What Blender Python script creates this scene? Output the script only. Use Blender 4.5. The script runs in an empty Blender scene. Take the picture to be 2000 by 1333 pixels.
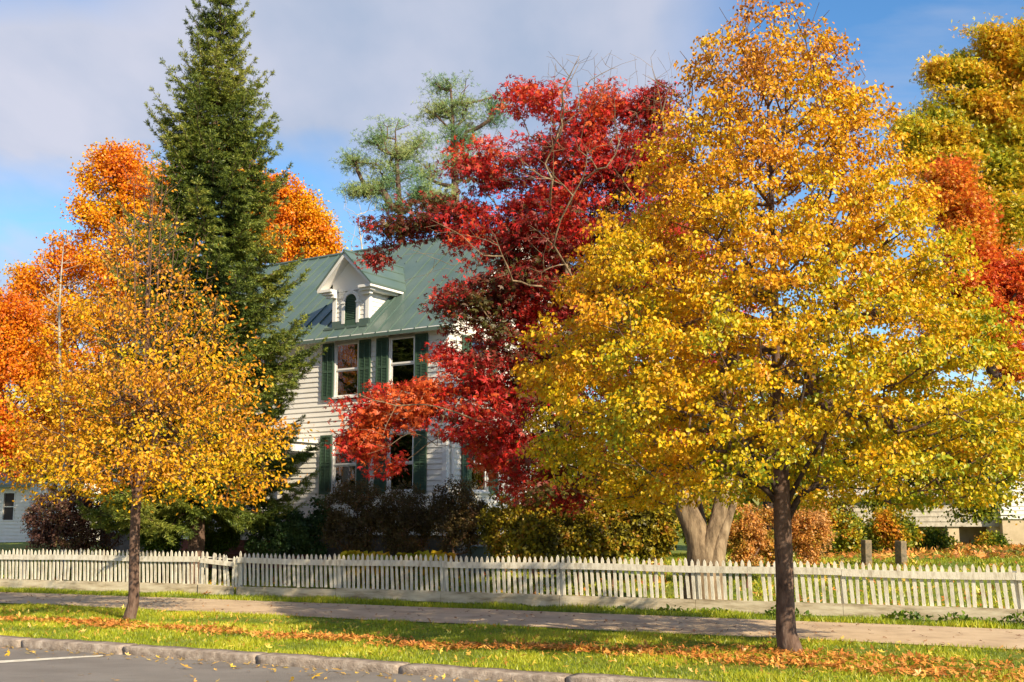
import bpy, math, random
import numpy as np
from mathutils import Vector
random.seed(7)
RNG = np.random.default_rng(11)
C = bpy.context.scene.collection
sc = bpy.context.scene
W_, H_ = 2000.0, 1333.0
F = 2200.0
PITCH = math.radians(8.96)
CAMH = 1.75

# ------------------------------------------------------------------ frame of reference
def P(px, py, D):
    a = (px-1000)/F; b = (666.5-py)/F
    Y = math.cos(PITCH)-b*math.sin(PITCH); Z = math.sin(PITCH)+b*math.cos(PITCH)
    return np.array([a*D/Y, D, CAMH+Z*D/Y])
SU = np.array([.900, -.435]); SV = np.array([.435, .900])     # along the street (rightwards), across it
def uv2(u, v): return SU[0]*u+SV[0]*v, SU[1]*u+SV[1]*v
def fence_v(u): return 21.08+.012*(u+12)+.0022*(0-(u+12)**2)*(1 if u < -12 else 0)
def gz(x, y):
    x = np.asarray(x, float); y = np.asarray(y, float)
    u = x*SU[0]+y*SU[1]; v = x*SV[0]+y*SV[1]
    t = np.clip((v-21.8)/8.2, 0, 1); h = .72*t*t*(3-2*t)
    h = h+np.where(v > 20.7, .03*np.sin(u*.9+v*.7)*np.clip((v-20.7)/3, 0, 1), 0)
    return h
def base(px, D):
    p = P(px, 1013, D); return np.array([p[0], p[1], float(gz(p[0], p[1]))])

# ------------------------------------------------------------------ materials
def mat(name, col, rough=.8, noise=None, bump=0, bscale=20, spec=.3, metallic=0, stretch=(1, 1, 1), detail=6, rot=0):
    m = bpy.data.materials.new(name); m.use_nodes = True; nt = m.node_tree; N = nt.nodes; L = nt.links
    b = N['Principled BSDF']; b.inputs['Roughness'].default_value = rough; b.inputs['Metallic'].default_value = metallic
    b.inputs['Specular IOR Level'].default_value = spec
    b.inputs['Base Color'].default_value = (*col, 1)
    if noise or bump:
        tc = N.new('ShaderNodeTexCoord'); mp = N.new('ShaderNodeMapping'); mp.inputs['Scale'].default_value = stretch; mp.inputs['Rotation'].default_value = (0, 0, rot)
        L.new(tc.outputs['Object'], mp.inputs['Vector'])
    if noise:
        cols, scale = noise
        n = N.new('ShaderNodeTexNoise'); n.inputs['Scale'].default_value = scale; n.inputs['Detail'].default_value = detail
        n.inputs['Roughness'].default_value = .65
        r = N.new('ShaderNodeValToRGB'); e = r.color_ramp.elements
        lo, hi = .32, .68
        while len(e) < len(cols): e.new(.5)
        for i, c in enumerate(cols):
            e[i].position = lo+(hi-lo)*i/(len(cols)-1); e[i].color = (*c, 1)
        L.new(mp.outputs[0], n.inputs['Vector']); L.new(n.outputs['Fac'], r.inputs[0]); L.new(r.outputs[0], b.inputs['Base Color'])
    if bump:
        n2 = N.new('ShaderNodeTexNoise'); n2.inputs['Scale'].default_value = bscale; n2.inputs['Detail'].default_value = 8
        bp = N.new('ShaderNodeBump'); bp.inputs['Strength'].default_value = bump; bp.inputs['Distance'].default_value = .02
        L.new(mp.outputs[0], n2.inputs['Vector']); L.new(n2.outputs['Fac'], bp.inputs['Height']); L.new(bp.outputs[0], b.inputs['Normal'])
    return m

def leafmat(name, trans=.35, gloss=.05):
    m = bpy.data.materials.new(name); m.use_nodes = True; nt = m.node_tree; N = nt.nodes; L = nt.links
    N.remove(N['Principled BSDF']); out = N['Material Output']
    at = N.new('ShaderNodeAttribute'); at.attribute_name = 'leafcol'
    d = N.new('ShaderNodeBsdfDiffuse'); t = N.new('ShaderNodeBsdfTranslucent'); g = N.new('ShaderNodeBsdfGlossy')
    g.inputs['Roughness'].default_value = .45
    mx = N.new('ShaderNodeMixShader'); mx.inputs[0].default_value = trans
    mg = N.new('ShaderNodeMixShader'); mg.inputs[0].default_value = gloss
    L.new(at.outputs['Color'], d.inputs['Color']); L.new(at.outputs['Color'], t.inputs['Color'])
    L.new(d.outputs[0], mx.inputs[1]); L.new(t.outputs[0], mx.inputs[2])
    L.new(mx.outputs[0], mg.inputs[1]); L.new(g.outputs[0], mg.inputs[2]); L.new(mg.outputs[0], out.inputs[0])
    return m

M = {}
M['leaf'] = leafmat('autumn_leaf', .34, .025)
M['needle'] = leafmat('conifer_needle', .15, .03)
M['grassblade'] = leafmat('grass_blade', .3, .04)
M['litter'] = leafmat('dry_leaf', .15, .03)
M['bark_brown'] = mat('bark_brown', (.12, .07, .05), .9, ([(.055, .033, .025), (.13, .078, .055), (.19, .13, .10)], 14), .6, 30, stretch=(1, 1, .35))
M['bark_grey'] = mat('bark_grey', (.3, .26, .2), .9, ([(.06, .04, .022), (.22, .155, .09), (.36, .27, .165)], 5), 1.0, 14, stretch=(1.5, 1.5, .45))
M['bark_dark'] = mat('bark_dark', (.06, .04, .03), .9, ([(.03, .02, .015), (.08, .055, .04)], 10), .5, 25)
M['bark_pale'] = mat('bark_pale', (.45, .40, .32), .85, ([(.30, .26, .20), (.55, .50, .42)], 6))
M['bark_twig'] = mat('bark_twig', (.16, .09, .06), .9)
M['paint'] = mat('weathered_white_paint', (.76, .71, .60), .65, ([(.42, .37, .28), (.66, .615, .50), (.76, .72, .61)], 7), .3, 40, stretch=(1.5, 1.5, .5), detail=10)
M['board'] = mat('bare_kickboard', (.5, .46, .38), .8, ([(.26, .20, .12), (.54, .45, .31), (.70, .62, .46)], 3.0), .3, 30, stretch=(.5, .5, 3))
M['siding'] = mat('white_siding', (.80, .79, .76), .55, ([(.74, .71, .64), (.82, .79, .73)], 3))
M['trim'] = mat('white_trim', (.80, .78, .74), .5)
M['shutter'] = mat('green_shutter', (.055, .10, .065), .45)
M['roof'] = mat('green_metal_roof', (.10, .17, .15), .34, ([(.070, .115, .098), (.115, .16, .13)], .7), spec=.5)
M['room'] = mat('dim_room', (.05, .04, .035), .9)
M['curtain'] = mat('curtain', (.75, .66, .52), .9)
M['brick'] = mat('brick', (.2, .07, .05), .85, ([(.14, .05, .035), (.25, .10, .07)], 9))
M['darkstone'] = mat('foundation_stone', (.10, .09, .085), .9, ([(.06, .055, .05), (.14, .125, .11)], 4), .6, 12)
M['beige'] = mat('beige_render', (.55, .43, .28), .85, ([(.45, .35, .22), (.62, .50, .34)], 2))
M['stone'] = mat('stone_post', (.2, .19, .16), .95, ([(.09, .08, .05), (.19, .15, .10), (.34, .22, .09)], 6), .8, 14)
M['bluegrey'] = mat('blue_grey_metal', (.16, .22, .25), .5)
M['darkplastic'] = mat('dark_plastic', (.05, .055, .07), .5)
def glass():
    m = bpy.data.materials.new('window_glass'); m.use_nodes = True; nt = m.node_tree; N = nt.nodes; L = nt.links
    N.remove(N['Principled BSDF']); out = N['Material Output']
    t = N.new('ShaderNodeBsdfTransparent'); t.inputs[0].default_value = (.75, .75, .72, 1)
    g = N.new('ShaderNodeBsdfGlossy'); g.inputs['Roughness'].default_value = .03
    lw = N.new('ShaderNodeFresnel'); lw.inputs[0].default_value = 3.0
    nz = N.new('ShaderNodeTexNoise'); nz.inputs['Scale'].default_value = 2.5
    bp = N.new('ShaderNodeBump'); bp.inputs['Strength'].default_value = .12; bp.inputs['Distance'].default_value = .05
    L.new(nz.outputs[0], bp.inputs['Height']); L.new(bp.outputs[0], g.inputs['Normal'])
    mx = N.new('ShaderNodeMixShader'); L.new(lw.outputs[0], mx.inputs[0]); L.new(t.outputs[0], mx.inputs[1]); L.new(g.outputs[0], mx.inputs[2])
    L.new(mx.outputs[0], out.inputs[0]); return m
M['glass'] = glass()

# ------------------------------------------------------------------ objects
def npmesh(name, V, Fc, material, parent=None, smooth=False, facecol=None):
    """V (n,3), Fc list of (m,k) int arrays (faces of equal size k)"""
    me = bpy.data.meshes.new(name)
    V = np.asarray(V, np.float32)
    if not isinstance(Fc, list): Fc = [Fc]
    loops = np.concatenate([f.reshape(-1) for f in Fc]).astype(np.int32)
    sizes = np.concatenate([np.full(len(f), f.shape[1], np.int32) for f in Fc])
    starts = np.concatenate([[0], np.cumsum(sizes)[:-1]]).astype(np.int32)
    me.vertices.add(len(V)); me.vertices.foreach_set('co', V.reshape(-1))
    me.loops.add(len(loops)); me.loops.foreach_set('vertex_index', loops)
    me.polygons.add(len(sizes)); me.polygons.foreach_set('loop_start', starts)
    me.update(calc_edges=True); me.validate()
    if smooth: me.polygons.foreach_set('use_smooth', np.ones(len(me.polygons), bool))
    if facecol is not None:
        a = me.attributes.new('leafcol', 'FLOAT_COLOR', 'FACE')
        fc = np.ones((len(sizes), 4), np.float32); fc[:, :3] = facecol
        a.data.foreach_set('color', fc.reshape(-1))
    me.materials.append(material)
    o = bpy.data.objects.new(name, me); C.objects.link(o)
    if parent is not None: o.parent = parent
    return o
def tag(o, label=None, cat=None, group=None, kind=None):
    if label: o['label'] = label
    if cat: o['category'] = cat
    if group: o['group'] = group
    if kind: o['kind'] = kind
    return o
def thing(name, loc, label, cat, group=None, rz=0):
    o = bpy.data.objects.new(name, None); C.objects.link(o); o.location = loc; o.rotation_euler = (0, 0, rz)
    o.empty_display_size = .2
    return tag(o, label, cat, group)

class MB:
    def __init__(s): s.v = []; s.f = []
    def box(s, x0, x1, y0, y1, z0, z1):
        n = len(s.v)
        s.v += [(x0, y0, z0), (x1, y0, z0), (x1, y1, z0), (x0, y1, z0), (x0, y0, z1), (x1, y0, z1), (x1, y1, z1), (x0, y1, z1)]
        s.f += [tuple(n+i for i in q) for q in ((0, 3, 2, 1), (4, 5, 6, 7), (0, 1, 5, 4), (1, 2, 6, 5), (2, 3, 7, 6), (3, 0, 4, 7))]
    def poly(s, pts):
        n = len(s.v); s.v += [tuple(p) for p in pts]; s.f.append(tuple(range(n, n+len(pts))))
    def prism(s, pts, vec):
        """closed prism of a planar polygon pts extruded by vec"""
        n = len(s.v); k = len(pts)
        s.v += [tuple(p) for p in pts]+[tuple(np.array(p)+np.array(vec)) for p in pts]
        s.f.append(tuple(range(n+k-1, n-1, -1))); s.f.append(tuple(range(n+k, n+2*k)))
        for i in range(k):
            j = (i+1) % k; s.f.append((n+i, n+j, n+k+j, n+k+i))
    def tube(s, a, b, r, n=8, r2=None):
        a = np.array(a, float); b = np.array(b, float); d = (b-a)/np.linalg.norm(b-a)
        h = np.array([0, 0, 1.]) if abs(d[2]) < .9 else np.array([1., 0, 0])
        p = np.cross(d, h); p /= np.linalg.norm(p); q = np.cross(d, p); r2 = r if r2 is None else r2
        k = len(s.v)
        for c, rr in ((a, r), (b, r2)):
            for i in range(n):
                t = 2*math.pi*i/n; s.v.append(tuple(c+rr*(math.cos(t)*p+math.sin(t)*q)))
        for i in range(n):
            j = (i+1) % n; s.f.append((k+i, k+j, k+n+j, k+n+i))
        s.f.append(tuple(range(k, k+n))); s.f.append(tuple(range(k+2*n-1, k+n-1, -1)))
    def build(s, name, material, parent=None, bevel=0, smooth=False):
        me = bpy.data.meshes.new(name); me.from_pydata([tuple(map(float, v)) for v in s.v], [], s.f); me.update()
        me.materials.append(material); o = bpy.data.objects.new(name, me); C.objects.link(o)
        if parent is not None: o.parent = parent
        if smooth: me.polygons.foreach_set('use_smooth', [True]*len(me.polygons))
        if bevel:
            b = o.modifiers.new('bevel', 'BEVEL'); b.width = bevel; b.segments = 2; b.limit_method = 'ANGLE'
        return o

# ------------------------------------------------------------------ noise used for lumps and hue drift
class Noise:
    def __init__(s, wl, seed, n=10):
        r = np.random.default_rng(seed)
        k = r.normal(size=(n, 3)); k /= np.linalg.norm(k, axis=1)[:, None]
        s.k = k*(2*np.pi/(wl*r.uniform(.6, 1.6, n)))[:, None]; s.p = r.uniform(0, 6.28, n); s.n = n
    def __call__(s, p): return np.sin(p@s.k.T+s.p).sum(1)/math.sqrt(s.n)*1.2   # about -1.5..1.5

def norm(a): return a/np.maximum(np.linalg.norm(a, axis=-1, keepdims=True), 1e-9)

# ------------------------------------------------------------------ leaf meshes
def kite(ang, w, l, base=0):
    c, s_ = math.cos(ang), math.sin(ang)
    pts = np.array([(0, base, 0), (-w, .5*l, .06), (0, l, 0), (w, .5*l, .06)])
    return np.stack([pts[:, 0]*c+pts[:, 1]*s_, -pts[:, 0]*s_+pts[:, 1]*c, pts[:, 2]], 1)
TPL = {
    'ovate': (np.array([(0, 0, 0), (-.36, .18, .10), (-.36, .55, .12), (0, 1, -.05), (.36, .55, .12), (.36, .18, .10)]), np.array([(0, 1, 2, 3), (0, 3, 4, 5)])),
    'narrow': (np.array([(0, 0, 0), (-.17, .25, .06), (-.19, .6, .08), (0, 1, -.1), (.19, .6, .08), (.17, .25, .06)]), np.array([(0, 1, 2, 3), (0, 3, 4, 5)])),
    'lobed': (np.concatenate([kite(0, .17, 1), kite(.85, .16, .88), kite(-.85, .16, .88)]), np.array([(0, 1, 2, 3), (4, 5, 6, 7), (8, 9, 10, 11)])),
    'quad': (np.array([(0, 0, 0), (-.38, .45, .05), (0, 1, 0), (.38, .45, .05)]), np.array([(0, 1, 2, 3)])),
    'blade': (np.array([(-.07, 0, 0), (.07, 0, 0), (.0, 1, 0)]), np.array([(0, 1, 2)])),
}
def leafmesh(name, cen, size, col, parent, material, shape='quad', droop=.5, out=None, outw=.5, up=.5, wid=1.0, tdir=None, rnd=1.0):
    n = len(cen); T, Fq = TPL[shape]
    t = RNG.normal(size=(n, 3))*rnd*.6
    t[:, 2] -= droop
    if out is not None: t += out*outw
    if tdir is not None: t = tdir+RNG.normal(size=(n, 3))*.15*rnd
    t = norm(t)
    nr = RNG.normal(size=(n, 3))*.75; nr[:, 2] += up
    if out is not None: nr += out*.55
    nr = norm(nr-(nr*t).sum(1)[:, None]*t); w = np.cross(t, nr)
    V = cen[:, None, :]+size[:, None, None]*(T[None, :, 0, None]*wid*w[:, None, :]+T[None, :, 1, None]*t[:, None, :]+T[None, :, 2, None]*nr[:, None, :])
    k = len(T); idx = (np.arange(n)*k)[:, None, None]+Fq[None]
    fc = np.repeat(col, len(Fq), axis=0)
    return npmesh(name, V.reshape(-1, 3), idx.reshape(-1, Fq.shape[1]), material, parent, facecol=fc)
def palette(stops, val):
    stops = np.array(stops); val = np.clip(val, 0, 1)*(len(stops)-1)
    i = np.minimum(val.astype(int), len(stops)-2); f = (val-i)[:, None]
    return stops[i]*(1-f)+stops[i+1]*f

# ------------------------------------------------------------------ woody skeletons
def grow(trunk, trad, tips, seg=.25, bf=.35, start=2, down=1.2, wob=.05, sag=.12, sort='trunk'):
    """trunk: (k,3) polyline nodes with radii trad; tips: points joined greedily to the nearest cheap node."""
    cap = len(trunk)+len(tips)*14+100
    pos = np.zeros((cap, 3)); par = np.full(cap, -1); pl = np.zeros(cap); ok = np.zeros(cap, bool)
    n = 0
    for i, p in enumerate(trunk):
        pos[n] = p; par[n] = i-1
        pl[n] = 0 if i == 0 else pl[i-1]+np.linalg.norm(trunk[i]-trunk[i-1])
        ok[n] = i >= start; n += 1
    nt = n
    d = np.min(np.linalg.norm(tips[:, None]-np.array(trunk)[None, start:], axis=2), axis=1)
    order = np.argsort(d+RNG.uniform(0, .15*d.max(), len(d)))
    tipid = np.zeros(len(tips), int)
    for k in order:
        p = tips[k]; q = pos[:n]; v = p-q
        ds = np.linalg.norm(v, axis=1); hd = np.hypot(v[:, 0], v[:, 1])
        cost = ds+bf*pl[:n]+down*np.maximum(0, q[:, 2]-p[2]+.35*hd); cost[~ok[:n]] = 1e9
        j = int(np.argmin(cost)); L = ds[j]; m = int(min(12, max(1, round(L/seg))))
        a = pos[j].copy(); prev = j
        off = RNG.normal(size=3)*wob*L; off[2] -= sag*L
        for i in range(1, m+1):
            t = i/m
            pos[n] = a*(1-t)+p*t+off*4*t*(1-t)*.5+(RNG.normal(size=3)*wob*L/m if i < m else 0)
            par[n] = prev; pl[n] = pl[prev]+L/m; ok[n] = True; prev = n; n += 1
            if n >= cap-1: break
        tipid[k] = prev
        if n >= cap-15: break
    return pos[:n], par[:n], nt, tipid
def radii(pos, par, nt, trad, r0, rb):
    n = len(pos); nch = np.zeros(n, int)
    for i in range(n-1, 0, -1): nch[par[i]] += 1
    tips = max(2, int((nch == 0).sum())); p = max(1.7, math.log(tips)/math.log(rb/r0))
    acc = np.zeros(n); r = np.zeros(n)
    for i in range(n-1, -1, -1):
        r[i] = max(r0, acc[i]**(1/p)) if acc[i] > 0 else r0
        if i < nt: r[i] = max(trad[i], min(r[i], trad[i]*1.05))
        if par[i] >= 0: acc[par[i]] += r[i]**p
    return r
def tubes(name, pos, par, r, material, parent, minr=0, flare=0, rough=.0):
    n = len(pos); kids = [[] for _ in range(n)]
    for i in range(1, n):
        if par[i] >= 0: kids[par[i]].append(i)
    V = []; Fs = []; cnt = 0
    roots = [(i, None) for i in range(n) if par[i] < 0]
    stack = roots
    while stack:
        i, fr = stack.pop()
        chain = [i]; pts = []; rr = []
        if fr is not None: pts.append(pos[fr]); rr.append(min(r[fr], r[i]*1.5))
        while True:
            pts.append(pos[i]); rr.append(r[i])
            if not kids[i]: break
            ks = sorted(kids[i], key=lambda q: -r[q])
            for q in ks[1:]: stack.append((q, i))
            i = ks[0]
        if len(pts) < 2: continue
        pts = np.array(pts); rr = np.array(rr)
        if rr.max() < minr: continue
        k = 14 if rr.max() > .08 else (7 if rr.max() > .03 else (5 if rr.max() > .012 else 3))
        tan = norm(np.gradient(pts, axis=0)); h = np.array([1., .2, 0])
        if abs(tan[0]@h) > .9: h = np.array([0, 1., 0])
        u = norm(h-(h@tan[0])*tan[0]); ang = np.arange(k)*2*np.pi/k
        rings = []
        for q in range(len(pts)):
            u = norm(u-(u@tan[q])*tan[q]); w = np.cross(tan[q], u)
            ra = rr[q]*(1+rough*np.sin(ang*3+q*.5)+rough*.6*np.sin(ang*5+2+q*.3)) if rough and k > 7 else np.full(k, rr[q])
            rings.append(pts[q]+ra[:, None]*(np.cos(ang)[:, None]*u+np.sin(ang)[:, None]*w))
        V.append(np.concatenate(rings)); m = len(pts)
        a = (cnt+np.arange(m-1)[:, None]*k+np.arange(k)[None]); b = (cnt+np.arange(m-1)[:, None]*k+(np.arange(k)[None]+1) % k)
        Fs.append(np.stack([a, b, b+k, a+k], -1).reshape(-1, 4)); cnt += m*k
    return npmesh(name, np.concatenate(V), np.concatenate(Fs), material, parent, smooth=True)
def polyline(pts, seg=.2):
    """smooth polyline through control points with (x,y,z,r)"""
    pts = np.array(pts, float); out = []
    for i in range(len(pts)-1):
        p0 = pts[max(0, i-1)]; p1 = pts[i]; p2 = pts[i+1]; p3 = pts[min(len(pts)-1, i+2)]
        m = max(1, int(np.linalg.norm(p2[:3]-p1[:3])/seg))
        for k in range(m):
            t = k/m
            out.append(.5*((2*p1)+(-p0+p2)*t+(2*p0-5*p1+4*p2-p3)*t*t+(-p0+3*p1-3*p2+p3)*t**3))
    out.append(pts[-1]); return np.array(out)

def blob_pts(blobs, D, n, shell=.45, depth=1.0, hole=None, thr=-.6):
    """blobs: (px,py,rx,ry,weight[,dD]) in photo pixels at distance D -> points in real ellipsoids"""
    w = np.array([b[4]*b[2]*b[3] for b in blobs], float); w /= w.sum(); out = []; o2 = []
    for b, k in zip(blobs, RNG.multinomial(int(n*1.6), w)):
        dd = b[5] if len(b) > 5 else 0
        c = P(b[0], b[1], D+dd); s = (D+dd)/F*1.0
        d = norm(RNG.normal(size=(k, 3))); rr = RNG.uniform(0, 1, k)**shell
        rx, rz = b[2]*s, b[3]*s; ry = min(rx, rz)*depth
        out.append(c+d*rr[:, None]*np.array([rx, ry, rz])); o2.append(d)
    out = np.concatenate(out); o2 = np.concatenate(o2)
    if hole is not None:
        keep = hole(out) > thr; out = out[keep]; o2 = o2[keep]
    i = RNG.permutation(len(out))[:n]
    return out[i], o2[i]
def prof_pts(prof, D, n, shell=.5, depth=1.0, hole=None, thr=-.6, lump=None):
    """prof: rows (py, pxleft, pxright) -> points in a body of revolution round the leaning axis"""
    pr = np.array(sorted(prof)); ys = np.linspace(pr[0, 0], pr[-1, 0], 300)
    xl = np.interp(ys, pr[:, 0], pr[:, 1]); xr = np.interp(ys, pr[:, 0], pr[:, 2])
    w = (xr-xl)**1.5; w /= w.sum(); k = RNG.choice(300, int(n*1.7), p=w)
    y = ys[k]+RNG.uniform(-3, 3, len(k)); xc = (xl[k]+xr[k])/2; R = (xr[k]-xl[k])/2*D/F
    th = RNG.uniform(0, 2*np.pi, len(k)); rr = RNG.uniform(0, 1, len(k))**shell
    cen = np.array([P(a, b, D) for a, b in zip(xc, y)])
    d = np.stack([np.cos(th), np.sin(th)*depth, 0*th], 1)
    if lump is not None:
        q = cen+d*R[:, None]; R = R*(1+.13*lump(q))
    p = cen+d*(R*rr)[:, None]
    if hole is not None:
        keep = hole(p) > thr; p = p[keep]; d = d[keep]
    i = RNG.permutation(len(p))[:n]; return p[i], norm(d[i]+np.array([0, 0, .4]))

def leafy(name, label, cat, D, basepx, trunk, tips, outs, leafn, lsize, stops, group=None, shape='quad', bark='bark_brown', spread=.16,
          hue=.25, rnd=.25, zg=0, bias=0, xg=0, wl=1.6, seed=1, start=2, r0=.004, seg=.25, bf=.35, down=1.2, extra=None, droop=.5, up=.5, outw=.5,
          material='leaf', minr=0, partname='crown', wid=1.0, woodname='trunk', leafframe=None, barer=None, flat=.6, wob=.05, sag=.12, lvar=.25, cf=None):
    """one tree or shrub: Empty > trunk (with its limbs), crown"""
    b = np.array(trunk[0][:3]); root = thing(name, b, label, cat, group)
    tk = polyline(trunk, seg); alltips = tips if extra is None else np.concatenate([tips, extra])
    pos, par, nt, tid = grow(tk[:, :3], tk[:, 3], alltips, seg, bf, start, down, wob, sag)
    r = radii(pos, par, nt, tk[:, 3], r0, trunk[0][3])
    tubes(woodname, pos-b, par, r, M[bark], root, minr=minr, rough=.05)
    # leaves gather round the thin outer twigs
    wt = np.where(r[tid[:len(tips)]] < 9, 1., 0)
    if barer is not None: wt = wt*barer(tips)
    wt /= wt.sum()
    k = RNG.choice(len(tips), leafn, p=wt)
    c = tips[k]+RNG.normal(size=(leafn, 3))*spread*np.array([1, 1, flat])
    nz = Noise(wl, seed); H = tips[:, 2].max()-tips[:, 2].min(); Wd = tips[:, 0].max()-tips[:, 0].min()
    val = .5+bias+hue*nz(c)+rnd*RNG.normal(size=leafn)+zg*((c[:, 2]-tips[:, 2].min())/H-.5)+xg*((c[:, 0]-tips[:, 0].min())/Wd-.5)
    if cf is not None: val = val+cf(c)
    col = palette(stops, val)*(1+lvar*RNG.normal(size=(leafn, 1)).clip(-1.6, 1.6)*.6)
    sz = lsize*RNG.uniform(.65, 1.25, leafn)
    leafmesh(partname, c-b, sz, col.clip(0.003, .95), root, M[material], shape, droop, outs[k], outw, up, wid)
    return root


# ================================================================== SETTING
def sheet(name, us, vs, zf, material, kind='structure'):
    U, Vv = np.meshgrid(us, vs, indexing='ij'); x, y = uv2(U, Vv); z = zf(U, Vv, x, y)
    V = np.stack([x, y, z], -1).reshape(-1, 3); a = np.arange(len(us)-1)[:, None]*len(vs)+np.arange(len(vs)-1)[None]
    Fq = np.stack([a, a+len(vs), a+len(vs)+1, a+1], -1).reshape(-1, 4)
    return tag(npmesh(name, V, Fq, material, smooth=True), kind=kind)
def ground_material():
    m = mat('ground_turf', (.1, .15, .02), .95, ([(.07, .105, .010), (.125, .175, .016), (.20, .22, .025), (.24, .20, .04)], 1.6), .6, 60)
    return m
M['turf'] = ground_material()
M['asphalt'] = mat('asphalt', (.15, .14, .135), .85, ([(.17, .15, .13), (.215, .192, .168), (.26, .235, .205)], 1.2), .8, 120, detail=15, stretch=(.5, 1, 1), rot=math.radians(25.8))
def cracks(m, scale, wdt):
    nt = m.node_tree; N = nt.nodes; L = nt.links; b = N['Principled BSDF']; src = b.inputs['Base Color'].links[0].from_socket
    tc = N.new('ShaderNodeTexCoord'); nz = N.new('ShaderNodeTexNoise'); nz.inputs['Scale'].default_value = 1.2; nz.inputs['Detail'].default_value = 8
    L.new(tc.outputs['Object'], nz.inputs['Vector']); va = N.new('ShaderNodeVectorMath'); va.operation = 'MULTIPLY_ADD'; va.inputs[1].default_value = (1.1, 1.1, 0)
    L.new(nz.outputs['Color'], va.inputs[0]); L.new(tc.outputs['Object'], va.inputs[2])
    vo = N.new('ShaderNodeTexVoronoi'); vo.feature = 'DISTANCE_TO_EDGE'; vo.inputs['Scale'].default_value = scale; L.new(va.outputs[0], vo.inputs['Vector'])
    lt = N.new('ShaderNodeMath'); lt.operation = 'LESS_THAN'; lt.inputs[1].default_value = wdt; L.new(vo.outputs['Distance'], lt.inputs[0])
    mx = N.new('ShaderNodeMix'); mx.data_type = 'RGBA'; L.new(lt.outputs[0], mx.inputs['Factor']); L.new(src, mx.inputs[6]); mx.inputs[7].default_value = (.05, .045, .04, 1); L.new(mx.outputs[2], b.inputs['Base Color'])
M['path'] = mat('worn_path', (.27, .20, .15), .9, ([(.40, .28, .175), (.55, .405, .25), (.64, .48, .31)], 1.3), .5, 150, detail=12)
us = np.concatenate([[-3000, -800, -300, -120, -60], np.arange(-45, 30, 1.0), [45, 90, 250, 800, 3000]])
vs = np.concatenate([[12.04], np.arange(12.2, 40, .6), [42, 50, 70, 110, 200, 500, 3000]])
sheet('ground', us, vs, lambda U, V, x, y: gz(x, y)-.004, M['turf'])
sheet('road', np.array([-3000, -60, -20, 20, 60, 3000.]), np.array([-3000, -60, 0, 6, 11.99]), lambda U, V, x, y: -.080+0*x, M['asphalt'])
us2 = np.arange(-60, 40, 1.0)
def walk():
    V = []; Fq = []
    for i, u in enumerate(us2):
        vf = fence_v(u)-1.10
        for v in (17.08+.05*math.sin(u*1.3)+.03*math.sin(u*3.1), 18.2, vf+.05*math.sin(u*1.7)):
            x, y = uv2(u, v); V.append((x, y, .012+(.006 if v == 18.2 else 0)))
        if i: 
            for k in range(2): Fq.append((3*i-3+k, 3*i+k, 3*i+1+k, 3*i-2+k))
    return tag(npmesh('path', np.array(V), np.array(Fq), M['path'], smooth=True), kind='structure')
walk()
# parking bay line
m = MB()
a0 = P(-60, 1298, 10); 
def groundpt(px, py, z):
    b = (666.5-py)/F; Yd = math.cos(PITCH)-b*math.sin(PITCH); Zd = math.sin(PITCH)+b*math.cos(PITCH)
    D = (z-CAMH)/Zd*Yd; return np.array([(px-1000)/F*D/Yd, D, z])
qa, qb, qc, qd = [groundpt(x, y, -.075) for x, y in ((-60, 1294), (200, 1279.5), (206, 1282), (-60, 1299))]
m.poly([qd, qc, qb, qa]); tag(m.build('road_marking', M['paint']), kind='structure')

# kerb stones: one thing each
M['granite'] = mat('granite', (.3, .26, .22), .85, ([(.19, .145, .11), (.34, .27, .21), (.50, .42, .34)], 9), .9, 60, detail=12)
jx = [(-330), 49, 247, 507, 784, 1108, 1560]
def u_on(px, v, z):
    # u where the line v=const at height z is seen in column px
    lo, hi = -60., 30.
    for _ in range(50):
        mid = (lo+hi)/2; x, y = uv2(mid, v)
        Yd = y; q = x/y  # horizontal tangent is enough near the horizon
        p = 1000+F*x/(y*math.cos(PITCH)+(z-CAMH)*math.sin(PITCH))
        if p < px: lo = mid
        else: hi = mid
    return (lo+hi)/2
kl = ['granite kerb stone at the far left by the white parking line', 'long granite kerb stone just right of the first joint, behind the parking line end',
      'granite kerb stone in front of the slim young tree', 'granite kerb stone opposite the fence, left of centre',
      'granite kerb stone in the middle of the kerb, grass grown over its back', 'granite kerb stone left of the big yellow tree, partly cut by the frame']
cut = [u_on(x, 12.0, .03) for x in jx]
for i, lb in enumerate(kl):
    u0, u1 = cut[i]+.012, cut[i+1]-.012; rr = np.random.default_rng(40+i)
    n = 26; top = .022+rr.uniform(-.012, .015); skew = rr.uniform(-.02, .02); V = []; Fq = []
    for k in range(n+1):
        t = k/n; u = u0+(u1-u0)*t; e = 1 if 0 < k < n else .5
        w = rr.normal(size=4)*.007; z1 = top+.004*math.sin(k*.7+i)+skew*(t-.5)
        prof = [(11.92+w[0]+.01, -.25), (11.92+w[0]+.01*math.sin(k*1.3), -.06+w[1]), (11.92+w[2], z1-.010), (11.928+w[2], z1), (12.20+w[3], z1+.004), (12.23+w[3], -.2)]
        for v, z in prof:
            x, y = uv2(u, v+(0.012 if e < 1 else 0)); V.append((x, y, z-(.01 if e < 1 else 0)))
    kk = 6
    for a in range(n):
        for b in range(kk-1): Fq.append((a*kk+b, a*kk+b+1, (a+1)*kk+b+1, (a+1)*kk+b))
    o = npmesh('kerb_stone', np.array(V), [np.array(Fq), np.array([[0, 1, 2, 3, 4, 5][::-1]]), np.array([[n*kk+q for q in range(6)]])], M['granite'], smooth=False)
    tag(o, lb, 'kerb stone', 'granite kerb stones along the road')

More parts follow.
